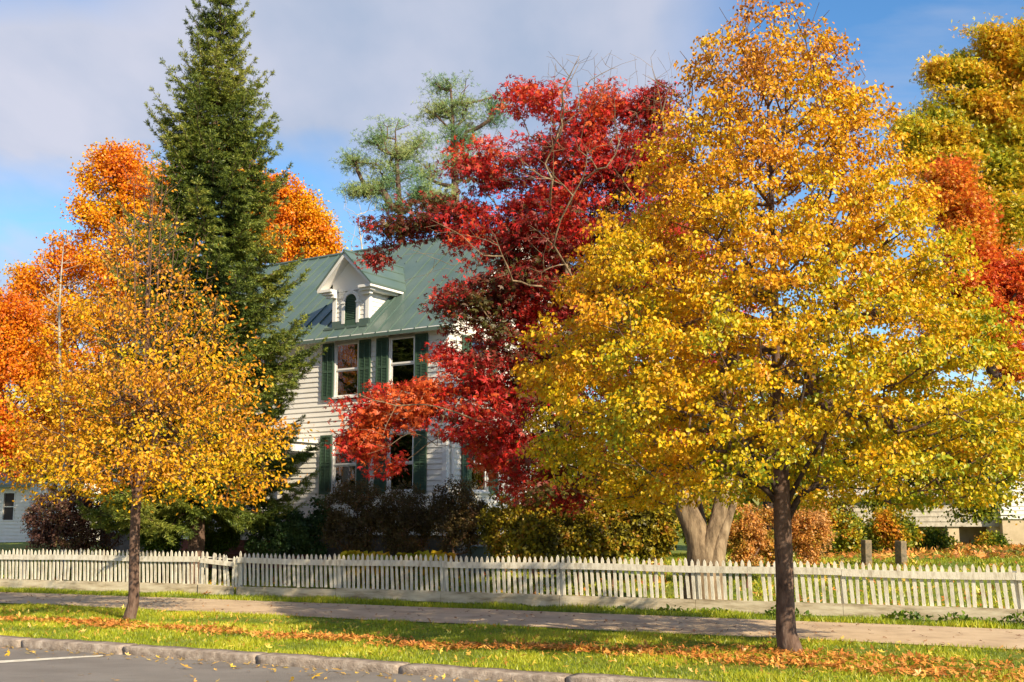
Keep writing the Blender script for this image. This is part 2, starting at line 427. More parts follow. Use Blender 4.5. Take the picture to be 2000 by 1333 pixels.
# ------------------------------------------------------------------ picket fence
def fpt(u, dv=0, z=0):
    x, y = uv2(u, fence_v(u)+dv); return np.array([x, y, z])
def uf(px): 
    lo, hi = -60., 30.
    for _ in range(50):
        mid = (lo+hi)/2; x, y, _z = fpt(mid)
        p = 1000+F*x/(y*math.cos(PITCH)-1.2*math.sin(PITCH))
        if p < px: lo = mid
        else: hi = mid
    return (lo+hi)/2
ALONG = np.array([SU[0], SU[1], 0]); BACK = np.array([SV[0], SV[1], 0]); UPV = np.array([0, 0, 1.])
def board(mb, a, b, z0a, z1a, z0b, z1b, v0, v1):
    """board from point a to b (fence line), heights at both ends, between depth offsets v0..v1"""
    c = [a+BACK*v0+UPV*z0a, b+BACK*v0+UPV*z0b, b+BACK*v0+UPV*z1b, a+BACK*v0+UPV*z1a]
    mb.prism([p for p in c], BACK*(v1-v0))
def picket(parent, u, z0, z1, lean, w=.058, dv=.035, org=None, mb=None, wig=0):
    m = mb or MB(); p = fpt(u, dv, 0)-org; h = w/2
    pr = [(-h, z0), (h, z0), (h, z1-.075), (h*.75, z1-.035), (0, z1), (-h*.75, z1-.035), (-h, z1-.075)]
    pts = [p+ALONG*(s-lean*(z-.72))+UPV*z+BACK*(wig*(z-.5)) for s, z in pr]
    m.prism(pts, BACK*.02)
    if mb is None: return m.build('picket', M['paint'], parent)
def dip(u):   # slow undulation of the old fence
    return .012*math.sin(u*.55)+.010*math.sin(u*1.4+1)
def run(root, org, u0, u1, seed, picks_as_parts):
    r = np.random.default_rng(seed); n = int((u1-u0)/.121); xs = [u0+.07+i*.121 for i in range(n)]
    # the nearest are parts, the rest one stuff part
    far = MB(); nfar = len(xs)-picks_as_parts
    for i, u in enumerate(xs):
        if r.uniform() < .012 and i > 5: continue
        args = dict(z0=.245+r.normal()*.006, z1=.985+dip(u)+r.normal()*.013, lean=.055+r.normal()*.022, w=.060+r.normal()*.003, wig=r.normal()*.012, org=org)
        if i < nfar: picket(root, u, mb=far, **args)
        else: picket(root, u, **args)
    if nfar > 0: tag(far.build('pickets', M['paint'], root), kind='stuff')
    return xs
def posts(root, org, us_):
    for u in us_:
        m = MB(); p = fpt(u, .075, 0)-org; h = .05
        m.prism([p-ALONG*h+UPV*-.05, p+ALONG*h+UPV*-.05, p+ALONG*(h-.004)+UPV*.86, p-ALONG*(h-.002)+UPV*.87], BACK*.1)
        m.build('post', M['paint'], root, bevel=.004)
def rails(root, org, us_, seed, kick=True, first_kick=None):
    r = np.random.default_rng(seed)
    for a, b in zip(us_[:-1], us_[1:]):
        n = 6; m = MB(); k = MB(); j0, j1 = r.normal(size=2)*.006; q0, q1 = r.normal(size=2)*.010
        for s in range(n):
            ua, ub = a+(b-a)*s/n, a+(b-a)*(s+1)/n
            if s == 0: ua += .004
            if s == n-1: ub -= .004
            za, zb = .80+dip(ua)+j0*(1-s/n)+j1*s/n, .80+dip(ub)+j0*(1-(s+1)/n)+j1*(s+1)/n
            board(m, fpt(ua)-org, fpt(ub)-org, za-.062, za+.062, zb-.062, zb+.062, -.006, .030)
            ga, gb = float(0.0), float(0.0)
            if kick: board(k, fpt(ua)-org, fpt(ub)-org, .012+q0*(1-s/n)+q1*s/n, .245+q0, .012+q0*(1-(s+1)/n)+q1*(s+1)/n, .245+q0, -.012, .018)
        m.build('rail', M['paint'], root)
        if kick: k.build('kickboard', M['board'], root)
        # ledge on the kickboard carries the picket feet
        l = MB()
        for s in range(n):
            ua, ub = a+(b-a)*s/n, a+(b-a)*(s+1)/n
            board(l, fpt(ua)-org, fpt(ub)-org, .205+q0, .243+q0, .205+q0, .243+q0, .0185, .06)
        l.build('bottom_rail', M['paint'], root)
ugl, ugr = uf(389), uf(461)
uL = uf(-260); uR = uf(2330)
# left stretch
org = fpt(ugl); rootL = thing('picket_fence', org, 'left stretch of weathered white picket fence, from the frame edge to the sagging gate', 'fence', 'weathered white picket fence along the path')
run(rootL, org, uL, ugl-.04, 3, 80)
pl_ = [ugl-.02-2.75*k for k in range(7)][::-1]; posts(rootL, org, [u for u in pl_ if u > uL-1]); rails(rootL, org, [u for u in pl_], 5)
# right stretch
org = fpt(uf(1000)); rootR = thing('picket_fence', org, 'long right stretch of weathered white picket fence running past both maple and yellow tree trunks', 'fence', 'weathered white picket fence along the path')
run(rootR, org, ugr+.02, uR, 4, 98)
pr_ = [ugr+.03]+[uf(x) for x in (657, 862, 1093, 1358, 1645, 1985)]+[uR]; posts(rootR, org, pr_[:-1]); rails(rootR, org, pr_, 6)
# gate
org = fpt(ugl); g = thing('picket_gate', org, 'short sagging picket gate with leaning pickets and a dropped rail between two fence posts', 'gate')
L = ugr-ugl; m = MB()
board(m, fpt(ugl+.045, -.03)-org, fpt(ugr-.05, -.03)-org, .735, .84, .66, .765, -.006, .03); m.build('rail', M['paint'], g, bevel=.003)
m = MB(); board(m, fpt(ugl+.02, -.03)-org, fpt(ugr-.03, -.03)-org, .02, .26, .0, .215, -.012, .02); m.build('kickboard', M['board'], g, bevel=.003)
m = MB(); board(m, fpt(ugl+.045, 0)-org, fpt(ugr-.05, 0)-org, .855, .885, .80, .83, .06, .09); m.build('upper_rail', M['paint'], g)
for t, z1, ln, z0 in ((.05, 1.0, .02, .24), (.17, .985, .04, .24), (.355, .965, .0, .235), (.40, .955, .02, .23), (.52, .95, .05, .225), (.64, .93, .10, .215), (.71, .92, .16, .21), (.90, .89, -.01, .20), (.975, .90, .0, .2)):
    picket(g, ugl+L*t, z0, z1, ln, org=org)

# ================================================================== HOUSE
HC = np.array([-1.78, 30.5]); HA = -math.radians(32.5)
hx = np.array([math.cos(HA), math.sin(HA)]); hy = np.array([-math.sin(HA), math.cos(HA)])
GZ = .72
house = thing('clapboard_house', (HC[0], HC[1], 0), 'white clapboard house with green standing seam metal roof, dormer and green louvred shutters', 'house', rz=HA)
LEN, DEP, EZ, PIT = 13.6, 7.6, 7.15, .90
def holes_rows(mb, x0, x1, z0, z1, holes, axis, off, exp=.148, sgn=-1):
    """lapped clapboards on a wall; axis 'x' = front wall (runs along x, faces -y), axis 'y' = side wall faces +x"""
    z = z0
    while z < z1-.001:
        zt = min(z+exp, z1); segs = [(x0, x1)]
        for (a, b, c, d) in holes:
            if d > z+.01 and c < zt-.01:
                ns = []
                for s, e in segs:
                    if b <= s or a >= e: ns.append((s, e)); continue
                    if a > s: ns.append((s, a))
                    if b < e: ns.append((b, e))
                segs = ns
        for s, e in segs:
            if axis == 'x':
                mb.prism([(s, off-.030, z), (s, off-.004, zt), (s, off+.02, zt), (s, off+.02, z)], (e-s, 0, 0))
            else:
                mb.prism([(off+.030, s, z), (off+.004, s, zt), (off-.02, s, zt), (off-.02, s, z)], (0, e-s, 0))
        z = zt
UW = [(-3.55, 'a'), (-1.52, 'b'), (-7.3, 'c'), (-9.9, 'd'), (-12.2, 'e')]
UZ0, UZ1, LZ0, LZ1 = 5.24, 6.79, 2.50, 4.10
ww = .425
fh = []
for x, k in UW:
    fh.append((x-ww, x+ww, UZ0, UZ1)); 
    if x > -6 or x < -9: fh.append((x-ww, x+ww, LZ0, LZ1))
side_h = [(1.15, 1.95, UZ0, UZ1), (1.15, 1.95, LZ0, LZ1), (5.3, 6.1, UZ0, UZ1), (5.3, 6.1, LZ0, LZ1)]
m = MB(); holes_rows(m, -LEN, 0, 1.3, EZ, fh, 'x', 0)
holes_rows(m, 0, DEP, 1.3, EZ, side_h, 'y', 0)
# gable end above the eave, rows narrowing
z = EZ
while z < EZ+DEP/2*PIT-.1:
    zt = z+.135; a = (z-EZ)/PIT+.05; m.prism([(.024, a, z), (.006, a, zt), (-.02, a, zt), (-.02, a, z)], (0, max(.05, DEP-2*a), 0)); z = zt
m.box(-LEN, -LEN+.02, 0, DEP, 1.3, EZ); m.box(-LEN+.02, -.03, DEP-.02, DEP, 1.3, EZ)
m.build('clapboard_wall', M['siding'], house)
m = MB(); m.box(-LEN-.02, .04, .02, DEP-.03, .2, 1.3); m.build('foundation', M['darkstone'], house)
m = MB(); m.box(-.11, .034, -.034, .0, 1.3, EZ-.02); m.box(.0, .034, .0, .11, 1.3, EZ-.02); m.build('corner_board', M['trim'], house)
m = MB(); m.box(-LEN-.03, -LEN+.1, -.034, .0, 1.3, EZ-.02); m.build('corner_board', M['trim'], house)
# roof shell: two slopes, gable verges, standing seams
OV, GO = .36, .35; rz_ = EZ+PIT*DEP/2+.10; ridge_y = DEP/2
def ry(y): return EZ+.10+PIT*y
x0, x1 = -LEN-GO, GO; TH = .09
m = MB()
m.prism([(x0, -OV, ry(-OV)), (x0, ridge_y, ry(ridge_y)), (x0, ridge_y, ry(ridge_y)-TH), (x0, -OV, ry(-OV)-TH)], (x1-x0, 0, 0))
m.prism([(x0, ridge_y+.001, ry(ridge_y)), (x0, DEP+OV, ry(-OV)), (x0, DEP+OV, ry(-OV)-TH), (x0, ridge_y+.001, ry(ridge_y)-TH)], (x1-x0, 0, 0))
DX = -3.55; DW = .66; DY = .12; DZ0 = ry(DY); DA = 9.52; DWZ = DA-1.02-.12
xs = x0+.2
while xs < x1:
    y0 = -OV-.005
    if DX-DW-.12 < xs < DX+DW+.12: y0 = None
    if y0 is not None:
        m.prism([(xs, y0, ry(y0)-.01), (xs, ridge_y, ry(ridge_y)-.01), (xs, ridge_y, ry(ridge_y)+.045), (xs, y0, ry(y0)+.045)], (.03, 0, 0))
    else:
        m.prism([(xs, -OV-.005, ry(-OV)-.01), (xs, DY-.08, ry(DY-.08)-.01), (xs, DY-.08, ry(DY-.08)+.045), (xs, -OV-.005, ry(-OV)+.045)], (.03, 0, 0))
        m.prism([(xs, 2.7, ry(2.7)-.01), (xs, ridge_y, ry(ridge_y)-.01), (xs, ridge_y, ry(ridge_y)+.045), (xs, 2.7, ry(2.7)+.045)], (.03, 0, 0))
    xs += .46
m.tube((x0, ridge_y, ry(ridge_y)+.01), (x1, ridge_y, ry(ridge_y)+.01), .06, 8)
roof = m.build('roof', M['roof'], house)
# eave: soffit, frieze and gutter board
m = MB(); m.box(x0+.02, x1-.02, -OV+.03, -.035, EZ-.215, EZ-.19); m.box(x0+.02, x1-.02, -OV+.01, -OV+.03, EZ-.32, EZ-.20+.0); m.box(-LEN+.1, -.12, -.05, -.026, EZ-.36, EZ-.215)
m.build('eave_trim', M['trim'], house)
# gable verge boards
m = MB()
for xx in (x1-.03, x0):
    for s in (0, 1):
        ya, yb = (-OV, ridge_y) if s == 0 else (DEP+OV, ridge_y)
        m.prism([(xx, ya, ry(-OV)-.10), (xx, yb, ry(ridge_y)-.10), (xx, yb, ry(ridge_y)-.30), (xx, ya, ry(-OV)-.26)], (.03, 0, 0))
m.build('verge_board', M['trim'], house)
# dark rooms behind the glass (back wall and floor)
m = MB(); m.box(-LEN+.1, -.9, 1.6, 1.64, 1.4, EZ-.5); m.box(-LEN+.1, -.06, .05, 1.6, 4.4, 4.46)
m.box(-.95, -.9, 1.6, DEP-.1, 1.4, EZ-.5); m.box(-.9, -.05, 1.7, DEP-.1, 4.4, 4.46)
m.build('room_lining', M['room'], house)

def shutter(parent, cx, z0, z1, w=.43, y=-.05, solid_rot=0):
    """louvred shutter: frame, mid rail, real slats"""
    m = MB(); x0, x1 = cx-w/2, cx+w/2; t = .035; fr = .05; zm = (z0+z1)/2-.05
    m.box(x0, x0+fr, y-t, y, z0, z1); m.box(x1-fr, x1, y-t, y, z0, z1); m.box(cx-.012, cx+.012, y-t-.006, y-t+.004, z0+.09, z1-.06)
    m.box(x0+fr, x1-fr, y-t, y, z0, z0+.09); m.box(x0+fr, x1-fr, y-t, y, z1-.06, z1); m.box(x0+fr, x1-fr, y-t, y, zm, zm+.07)
    z = z0+.10
    while z < z1-.09:
        if not (zm-.035 < z < zm+.065):
            m.prism([(x0+fr, y-t+.003, z), (x0+fr, y-.006, z+.034), (x0+fr, y-.001, z+.028), (x0+fr, y-t+.008, z-.004)], (w-2*fr, 0, 0))
        z += .042
    m.box(x0+.02, x1-.02, y-.0005, y+.004, z0+.02, z1-.02)
    return m.build('shutter', M['shutter'], parent)
def window(cx, z0, z1, hw=.425, rail=.5, curtains=True, rot=0, loc=(0, 0, 0), shut=True, blind=0):
    e = bpy.data.objects.new('window', None); C.objects.link(e); e.parent = house; e.location = (loc[0], loc[1], 0); e.rotation_euler = (0, 0, rot)
    m = MB(); a, b = cx-hw, cx+hw
    m.box(a-.045, a+.0, -.045, .05, z0-.0, z1+.0); m.box(b, b+.045, -.045, .05, z0, z1); m.box(a-.045, b+.045, -.05, .05, z1, z1+.10)
    m.box(a-.11, b+.11, -.085, .05, z0-.055, z0-.001)
    m.build('frame', M['trim'], e)
    m = MB(); zr = z0+(z1-z0)*rail
    for (p, q, yy) in ((z0+.001, zr, .012), (zr, z1-.001, -.014)):
        m.box(a+.001, a+.045, yy, yy+.025, p, q); m.box(b-.045, b-.001, yy, yy+.025, p, q); m.box(a+.045, b-.045, yy, yy+.025, p, p+.05); m.box(a+.045, b-.045, yy, yy+.025, q-.04, q)
    m.build('sash', M['trim'], e)
    m = MB(); m.box(a+.045, b-.045, .024, .028, z0+.05, zr-.04); m.box(a+.045, b-.045, -.002, .002, zr+.05, z1-.04); m.build('pane', M['glass'], e)
    if curtains:
        V = []; Fq = []; n = 60; 
        for i in range(n+1):
            x = a+.03+(b-a-.06)*i/n; yy = .085+.022*math.sin(i*1.15)+.01*math.sin(i*2.7)
            for zz in (z0+.02, z1-.03): V.append((x, yy, zz))
            t = i/n
            if i and not (.30 < t < .44) and not (.66 < t < .74): Fq.append((2*i-2, 2*i, 2*i+1, 2*i-1))
        npmesh('curtain', np.array(V), np.array(Fq), M['curtain'], e, smooth=True)
    if shut:
        shutter(e, a-.045-.225, z0-.06, z1+.04); shutter(e, b+.045+.225, z0-.06, z1+.04)
    return e
for (x, k) in UW:
    window(x, UZ0, UZ1, rail=.5 if k != 'b' else .52)
    if x > -6 or x < -9: window(x, LZ0, LZ1, rail=.48)
for yy in (1.55, 5.7):
    window(0, UZ0, UZ1, hw=.40, rot=math.pi/2, loc=(0, yy, 0)); window(0, LZ0, LZ1, hw=.40, rot=math.pi/2, loc=(0, yy, 0))
# dormer
dm = bpy.data.objects.new('dormer', None); C.objects.link(dm); dm.parent = house
m = MB()
bz = DZ0-.02
for s in (0, 1):        # front cheeks either side of the arched louvre, in lapped boards
    xa, xb = (DX-DW, DX-.24) if s == 0 else (DX+.24, DX+DW)
    z = bz+.16
    while z < DWZ-.001:
        zt = min(z+.135, DWZ); m.prism([(xa, DY-.02, z), (xa, DY-.004, zt), (xa, DY+.03, zt), (xa, DY+.03, z)], (xb-xa, 0, 0)); z = zt
# side cheeks: rows stop where they run into the roof
for s in (-1, 1):
    z = bz
    while z < DWZ-.001:
        zt = min(z+.135, DWZ); ye = (zt-EZ-.10)/PIT+.05; xx = DX+s*DW
        m.prism([(xx+s*.02, DY+.03, z), (xx+s*.004, DY+.03, zt), (xx-s*.02, DY+.03, zt), (xx-s*.02, DY+.03, z)], (0, ye-DY, 0)); z = zt
m.box(DX-DW+.02, DX+DW-.02, DY+.03, DY+.06, bz, DWZ)
m.build('cheek', M['siding'], dm)
m = MB()     # tympanum + corner boards + arch surround
m.prism([(DX-DW-.06, DY-.03, DWZ), (DX+DW+.06, DY-.03, DWZ), (DX+DW+.06, DY-.03, DA-DW-.12), (DX, DY-.03, DA-.06), (DX-DW-.06, DY-.03, DA-DW-.12)], (0, .06, 0))
for s in (-1, 1):
    xc = DX+s*(DW-.03); m.box(xc-.07, xc+.055 if s > 0 else xc+.07, DY-.045, DY-.021, bz+.16, DWZ)
    m.box(*(sorted((DX+s*(DW+.021), DX+s*(DW+.035)))), DY-.04, DY+.09, bz+.05, DWZ)
    m.box(*(sorted((DX+s*.22, DX+s*.33))), DY-.06, DY-.0, bz+.06, bz+.70)
    m.box(*(sorted((DX+s*.20, DX+s*.36))), DY-.08, DY-.0, bz+.66, bz+.71)
N_ = 14; cxz = bz+.71
for i in range(N_):
    t0, t1 = math.pi*i/N_, math.pi*(i+1)/N_
    q = [(DX+.225*math.cos(t0), DY-.06, cxz+.225*math.sin(t0)), (DX+.33*math.cos(t0), DY-.06, cxz+.33*math.sin(t0)), (DX+.33*math.cos(t1), DY-.06, cxz+.33*math.sin(t1)), (DX+.225*math.cos(t1), DY-.06, cxz+.225*math.sin(t1))]
    m.prism(q, (0, .055, 0))
m.build('trim', M['trim'], dm)
# cornice: gable overhang with boxed raking soffit, returns at both feet, eaves along the cheeks
m = MB(); FO = .38; SOV = .36; sl = 1.0; yb = (DWZ-EZ-.1)/PIT+.15
def dz(dx): return DA-sl*abs(dx)
for s in (-1, 1):
    xo = DX+s*(DW+SOV); zo = dz(DW+SOV)
    m.prism([(DX, DY-FO, DA-.06), (xo, DY-FO, zo-.06), (xo, DY-FO, zo-.16), (DX, DY-FO, DA-.20)], (0, .03, 0))      # barge board
    m.prism([(DX, DY-FO+.03, DA-.16), (xo, DY-FO+.03, zo-.13), (xo, DY-FO+.03, zo-.15), (DX, DY-FO+.03, DA-.18)], (0, FO-.06, 0))
    # eave return and side eave (boxed, two steps)
    zc = zo-.12
    a, b = sorted((DX+s*(DW-.14), xo)); m.box(a, b, DY-FO+.03, DY-.05, zc-.03, zc+.05)
    a, b = sorted((DX+s*(DW-.14), DX+s*(DW+SOV-.09))); m.box(a, b, DY-FO+.10, DY-.052, zc-.10, zc-.031)
    a, b = sorted((DX+s*(DW-.14), DX+s*(DW+SOV-.18))); m.box(a, b, DY-FO+.18, DY-.054, zc-.19, zc-.101)
    a, b = sorted((DX+s*(DW+.036), xo)); m.box(a, b, DY-.049, yb+.1, zc-.03, zc+.05)
    a, b = sorted((DX+s*(DW+.036), DX+s*(DW+SOV-.12))); m.box(a, b, DY-.049, yb+.0, zc-.10, zc-.031)
m.build('cornice', M['trim'], dm)
m = MB(); ybk = (DA-EZ-.1)/PIT
for s in (-1, 1):
    xo = DX+s*(DW+SOV+.02); zo = dz(DW+SOV+.02)
    fr = [(DX, DY-FO-.03, DA), (xo, DY-FO-.03, zo)]; bk = [(xo, (zo-EZ-.1)/PIT+.05, zo), (DX, ybk+.1, DA)]
    m.prism(fr+bk, (0, 0, -.055))
    for t in (.33, .7):
        xx = DX+(xo-DX)*t; zz = DA+(zo-DA)*t; m.prism([(xx, DY-FO-.03, zz-.01), (xx, (zz-EZ-.1)/PIT, zz-.01), (xx, (zz-EZ-.1)/PIT, zz+.025), (xx, DY-FO-.03, zz+.025)], (.02, 0, 0))
m.tube((DX, DY-FO-.03, DA), (DX, ybk+.1, DA), .035, 6)
m.build('dormer_roof', M['roof'], dm)
m = MB(); m.box(DX-DW-.04, DX-.225, DY-.05, DY-.0, bz-.03, bz+.16); m.box(DX+.225, DX+DW+.04, DY-.05, DY-.0, bz-.03, bz+.16); m.box(DX-DW-.25, DX+DW+.06, DY-.16, DY-.0, bz-.10, bz-.031)
m.prism([(DX+DW+.04, DY-.03, bz-.02), (DX+DW+.04, 1.25, ry(1.25)+.0), (DX+DW+.04, 1.25, ry(1.25)+.10), (DX+DW+.04, DY-.03, bz+.13)], (.03, 0, 0))
m.build('flashing', M['roof'], dm)
m = MB(); z = bz+.05
while z < cxz+.2:
    hw = .215 if z < cxz else math.sqrt(max(.001, .215**2-(z-cxz)**2))
    m.prism([(DX-hw, DY-.035, z), (DX-hw, DY-.005, z+.04), (DX-hw, DY+.0, z+.034), (DX-hw, DY-.03, z-.005)], (2*hw, 0, 0)); z += .052
m.box(DX-.222, DX+.222, DY-.001, DY+.006, bz, cxz); 
pts = [(DX+.222*math.cos(math.pi*i/12), DY-.001, cxz+.222*math.sin(math.pi*i/12)) for i in range(13)]; m.prism(pts, (0, .007, 0))
m.box(DX-.225, DX-.19, DY-.045, DY-.004, bz+.0, cxz); m.box(DX+.19, DX+.225, DY-.045, DY-.004, bz, cxz); m.box(DX-.19, DX+.19, DY-.045, DY-.004, bz-.01, bz+.17)
m.build('arched_louvre', M['shutter'], dm)
# porch: flat roof, two columns in view plus two behind, deck, brick steps
po = bpy.data.objects.new('porch', None); C.objects.link(po); po.parent = house
m = MB(); m.box(-8.4, -4.55, -1.75, -.06, 3.92, 4.0); m.box(-8.3, -4.65, -1.65, -.06, 3.66, 3.92); m.build('porch_roof', M['trim'], po)
for cx in (-8.15, -6.15, -5.55, -4.85):
    m = MB(); m.tube((cx, -1.5, 1.38), (cx, -1.5, 3.6), .11, 16, .095); m.box(cx-.15, cx+.15, -1.65, -1.35, 1.3, 1.38); m.box(cx-.14, cx+.14, -1.64, -1.36, 3.6, 3.66); m.build('column', M['trim'], po)
m = MB(); m.box(-8.4, -4.55, -1.75, -.04, 1.16, 1.3); m.build('deck', M['trim'], po)
m = MB(); m.box(-8.3, -4.65, -1.7, -.05, .4, 1.16); m.box(-7.6, -5.4, -2.05, -1.701, .4, .98); m.box(-7.6, -5.4, -2.4, -2.051, .4, .80); m.build('brick_steps', M['brick'], po)
m = MB(); m.box(-7.75, -6.75, -.09, -.03, 1.3, 3.4); m.box(-7.65, -6.85, -.10, -.091, 1.5, 3.3); m.build('door', M['trim'], po)
# downpipe on the side wall and the service box
m = MB(); m.tube((.09, .2, 1.2), (.09, .2, 6.5), .04, 8); m.build('downpipe', M['trim'], house)
m = MB(); m.box(.03, .16, .75, 1.05, 1.75, 2.55); m.tube((.1, .9, 1.1), (.1, .9, 1.75), .03, 8); m.build('meter_box', M['bluegrey'], house, bevel=.01)

# ------------------------------------------------------------------ other buildings
def build_at(px, D): b = base(px, D); return b
# far left neighbour
b = base(-20, 52); nb = thing('neighbour_house', b, 'pale white house glimpsed at the left edge behind the purple shrub', 'house', rz=math.radians(-28))
m = MB(); holes_rows(m, -7, 2.6, 0, 2.7, [(.9, 1.6, 1.0, 2.2), (-1.2, -.5, 1.0, 2.2)], 'x', 0, .16); m.box(2.58, 2.6, .02, 7, 0, 2.7); m.box(-7, 2.58, 6.98, 7, 0, 2.7)
m.build('wall', M['siding'], nb)
m = MB(); m.prism([(-7.3, -.4, 2.6), (-7.3, 3.5, 5.2), (-7.3, 3.5, 5.05), (-7.3, -.4, 2.45)], (10.2, 0, 0)); m.prism([(-7.3, 3.501, 5.2), (-7.3, 7.4, 2.6), (-7.3, 7.4, 2.45), (-7.3, 3.501, 5.05)], (10.2, 0, 0)); m.build('roof', M['roof'], nb)
for x in (.9, -1.2):
    e = MB(); e.box(x-.05, x, -.04, .05, .95, 2.25); e.box(x+.7, x+.75, -.04, .05, .95, 2.25); e.box(x, x+.7, -.04, .05, 2.2, 2.25); e.box(x, x+.7, -.04, .05, .95, 1.0); e.box(x, x+.7, .0, .03, 1.57, 1.61)
    w = e.build('window', M['trim'], nb); e = MB(); e.box(x, x+.7, .03, .04, 1.0, 2.2); e.build('pane', M['room'], w)
# right: low clapboard shed raised on a beige foundation
b = base(1850, 44); sh = thing('clapboard_shed', b, 'low pale clapboard shed raised on beige piers beyond the lawn at the right', 'shed', rz=math.radians(-8))
m = MB(); holes_rows(m, -4.3, 2.0, .75, 1.9, [], 'x', 0, .19); m.box(1.98, 2.0, .02, 4, .75, 1.9); m.box(-4.3, -4.28, .02, 4, .75, 1.9); m.build('wall', M['bark_pale'], sh)
m = MB(); m.prism([(-4.6, -.35, 1.85), (-4.6, 2, 3.0), (-4.6, 4.35, 1.85), (-4.6, 2, 2.85)], (6.9, 0, 0)); m.build('roof', M['bark_pale'], sh)
for x in (-3.8, -1.9, .0, 1.55):
    m = MB(); m.box(x, x+.42, .05, .5, -.3, .749); m.build('pier', M['beige'], sh)
m = MB(); m.box(-4.2, 1.9, 1.6, 1.7, -.3, .749); m.build('foundation', M['beige'], sh)
b = base(2010, 43); gr = thing('white_garage', b, 'tall white and beige building cut by the right edge behind leaves', 'building', rz=math.radians(-12))
m = MB(); holes_rows(m, -1.0, 5, 1.0, 3.4, [], 'x', 0, .16); m.box(-1.0, -.98, .02, 5, 1.0, 3.4); m.build('wall', M['siding'], gr)
m = MB(); m.box(-.95, 5, .03, 5, -.3, .999); m.build('foundation', M['beige'], gr)
m = MB(); m.prism([(-1.3, -.4, 3.3), (-1.3, 2.5, 5.0), (-1.3, 5.4, 3.3), (-1.3, 2.5, 4.85)], (6.6, 0, 0)); m.build('roof', M['bark_pale'], gr)
m = MB(); m.box(.2, .75, -.02, .03, .2, .9); m.build('vent', M['room'], gr)
# stone posts
for px, lab, w in ((1688, 'dark square stone post on the lawn, the left of the pair behind the fence', .19), (1755, 'lichen spotted stone post on the lawn, right of the darker one', .20)):
    b = base(px, 27.5); m = MB(); rr = random.Random(px)
    n = 1; h = .60 if px < 1700 else .57
    for i in range(n):
        z0, z1 = -.2+(h+.2)*i/n, -.2+(h+.2)*(i+1)/n-.0001; j = rr.uniform(-.004, .004)
        m.box(-w/2*.9+j, w/2+j, -w/2, w/2+j, z0, z1)
    o = m.build('stone_post', M['stone'], bevel=.012); o.location = b; o.rotation_euler = (.015, .02, .3 if px < 1700 else .5); tag(o, lab, 'post', 'stone posts on the lawn')
# small garden picket screen with capped post beside the house
b = base(1008, 29.2); gs = thing('garden_screen', b, 'short garden picket screen with a capped post beside the house corner', 'fence', rz=-.3)
m = MB(); m.box(-.09, .09, -.09, .09, -.1, 1.35); m.box(-.13, .13, -.13, .13, 1.35, 1.39); m.prism([(-.11, -.11, 1.39), (.11, -.11, 1.39), (0, -.11, 1.47)], (0, .22, 0)); m.build('post', M['paint'], gs, bevel=.005)
for i in range(11):
    m = MB(); x = .2+i*.12; m.box(x, x+.045, -.02, .02, .1, 1.2); m.build('picket', M['paint'], gs)
m = MB(); m.box(.091, 1.6, .021, .06, .95, 1.03); m.box(.091, 1.6, .021, .06, .25, .33); m.build('rail', M['paint'], gs)
# bin and small post by the foundation
b = base(936, 29.4); o = thing('rubbish_bin', b, 'dark blue grey bin standing against the house foundation among shrubs', 'bin', rz=-.4)
m = MB(); m.prism([(-.2, -.2, 0), (.2, -.2, 0), (.24, -.24, .62), (-.24, -.24, .62)], (0, .44, 0)); m.build('body', M['bluegrey'], o, bevel=.01)
m = MB(); m.box(-.27, .27, -.27, .27, .62, .68); m.build('lid', M['bluegrey'], o, bevel=.02)
b = base(890, 29.0); o = thing('garden_lamp', b, 'short pale garden stake with a cap in front of the dark shrubs', 'garden lamp')
m = MB(); m.tube((0, 0, 0), (0, 0, .55), .03, 8); m.build('stake', M['paint'], o)
m = MB(); m.tube((0, 0, .55), (0, 0, .60), .07, 10, .03); m.build('cap', M['paint'], o)

# ================================================================== TREES
def trunkpx(pts, D, z0=None):
    """trunk control points in photo pixels (px,py,radius_m[,dD]); the first sits on the ground"""
    out = []
    for i, q in enumerate(pts):
        dd = q[3] if len(q) > 3 else 0
        p = base(q[0], D) if i == 0 else P(q[0], q[1], D+dd)
        out.append((p[0], p[1], p[2]-(.05 if i == 0 else 0), q[2]))
    return out
hole = lambda wl, seed: Noise(wl, seed)

# --- the big yellow street tree
D = 15.35
prof = [(-15, 1470, 1490), (20, 1408, 1555), (100, 1348, 1645), (200, 1298, 1715), (300, 1245, 1775), (400, 1190, 1815), (500, 1130, 1860), (600, 1065, 1900), (700, 1015, 1950), (800, 1030, 2010), (880, 1050, 2040), (940, 1110, 2000), (985, 1200, 1900)]
tk = trunkpx([(1537, 0, .175), (1536, 1235, .135), (1533, 1150, .118), (1528, 1050, .118), (1526, 960, .112), (1524, 880, .092), (1520, 760, .075), (1514, 600, .055), (1508, 430, .04), (1502, 250, .022), (1497, 110, .012)], D)
tips, outs = prof_pts(prof, D, 3600, .36, 1.0, (lambda p: Noise(1.1, 23)(p*np.array([1, 1, 2.1]))+np.clip((p[:, 2]-5.2)*.25, 0, .6)), -.14, lambda q: .45*Noise(.6, 5)(q))
qn = P(1530, 600, D); rc = np.hypot(tips[:, 0]-qn[0], tips[:, 1]-qn[1]); kq = (rc > .28*np.interp(tips[:, 2], [2, 4, 9], [3.2, 3.2, 1.0])) | (RNG.uniform(0, 1, len(tips)) < .25); tips, outs = tips[kq], outs[kq]
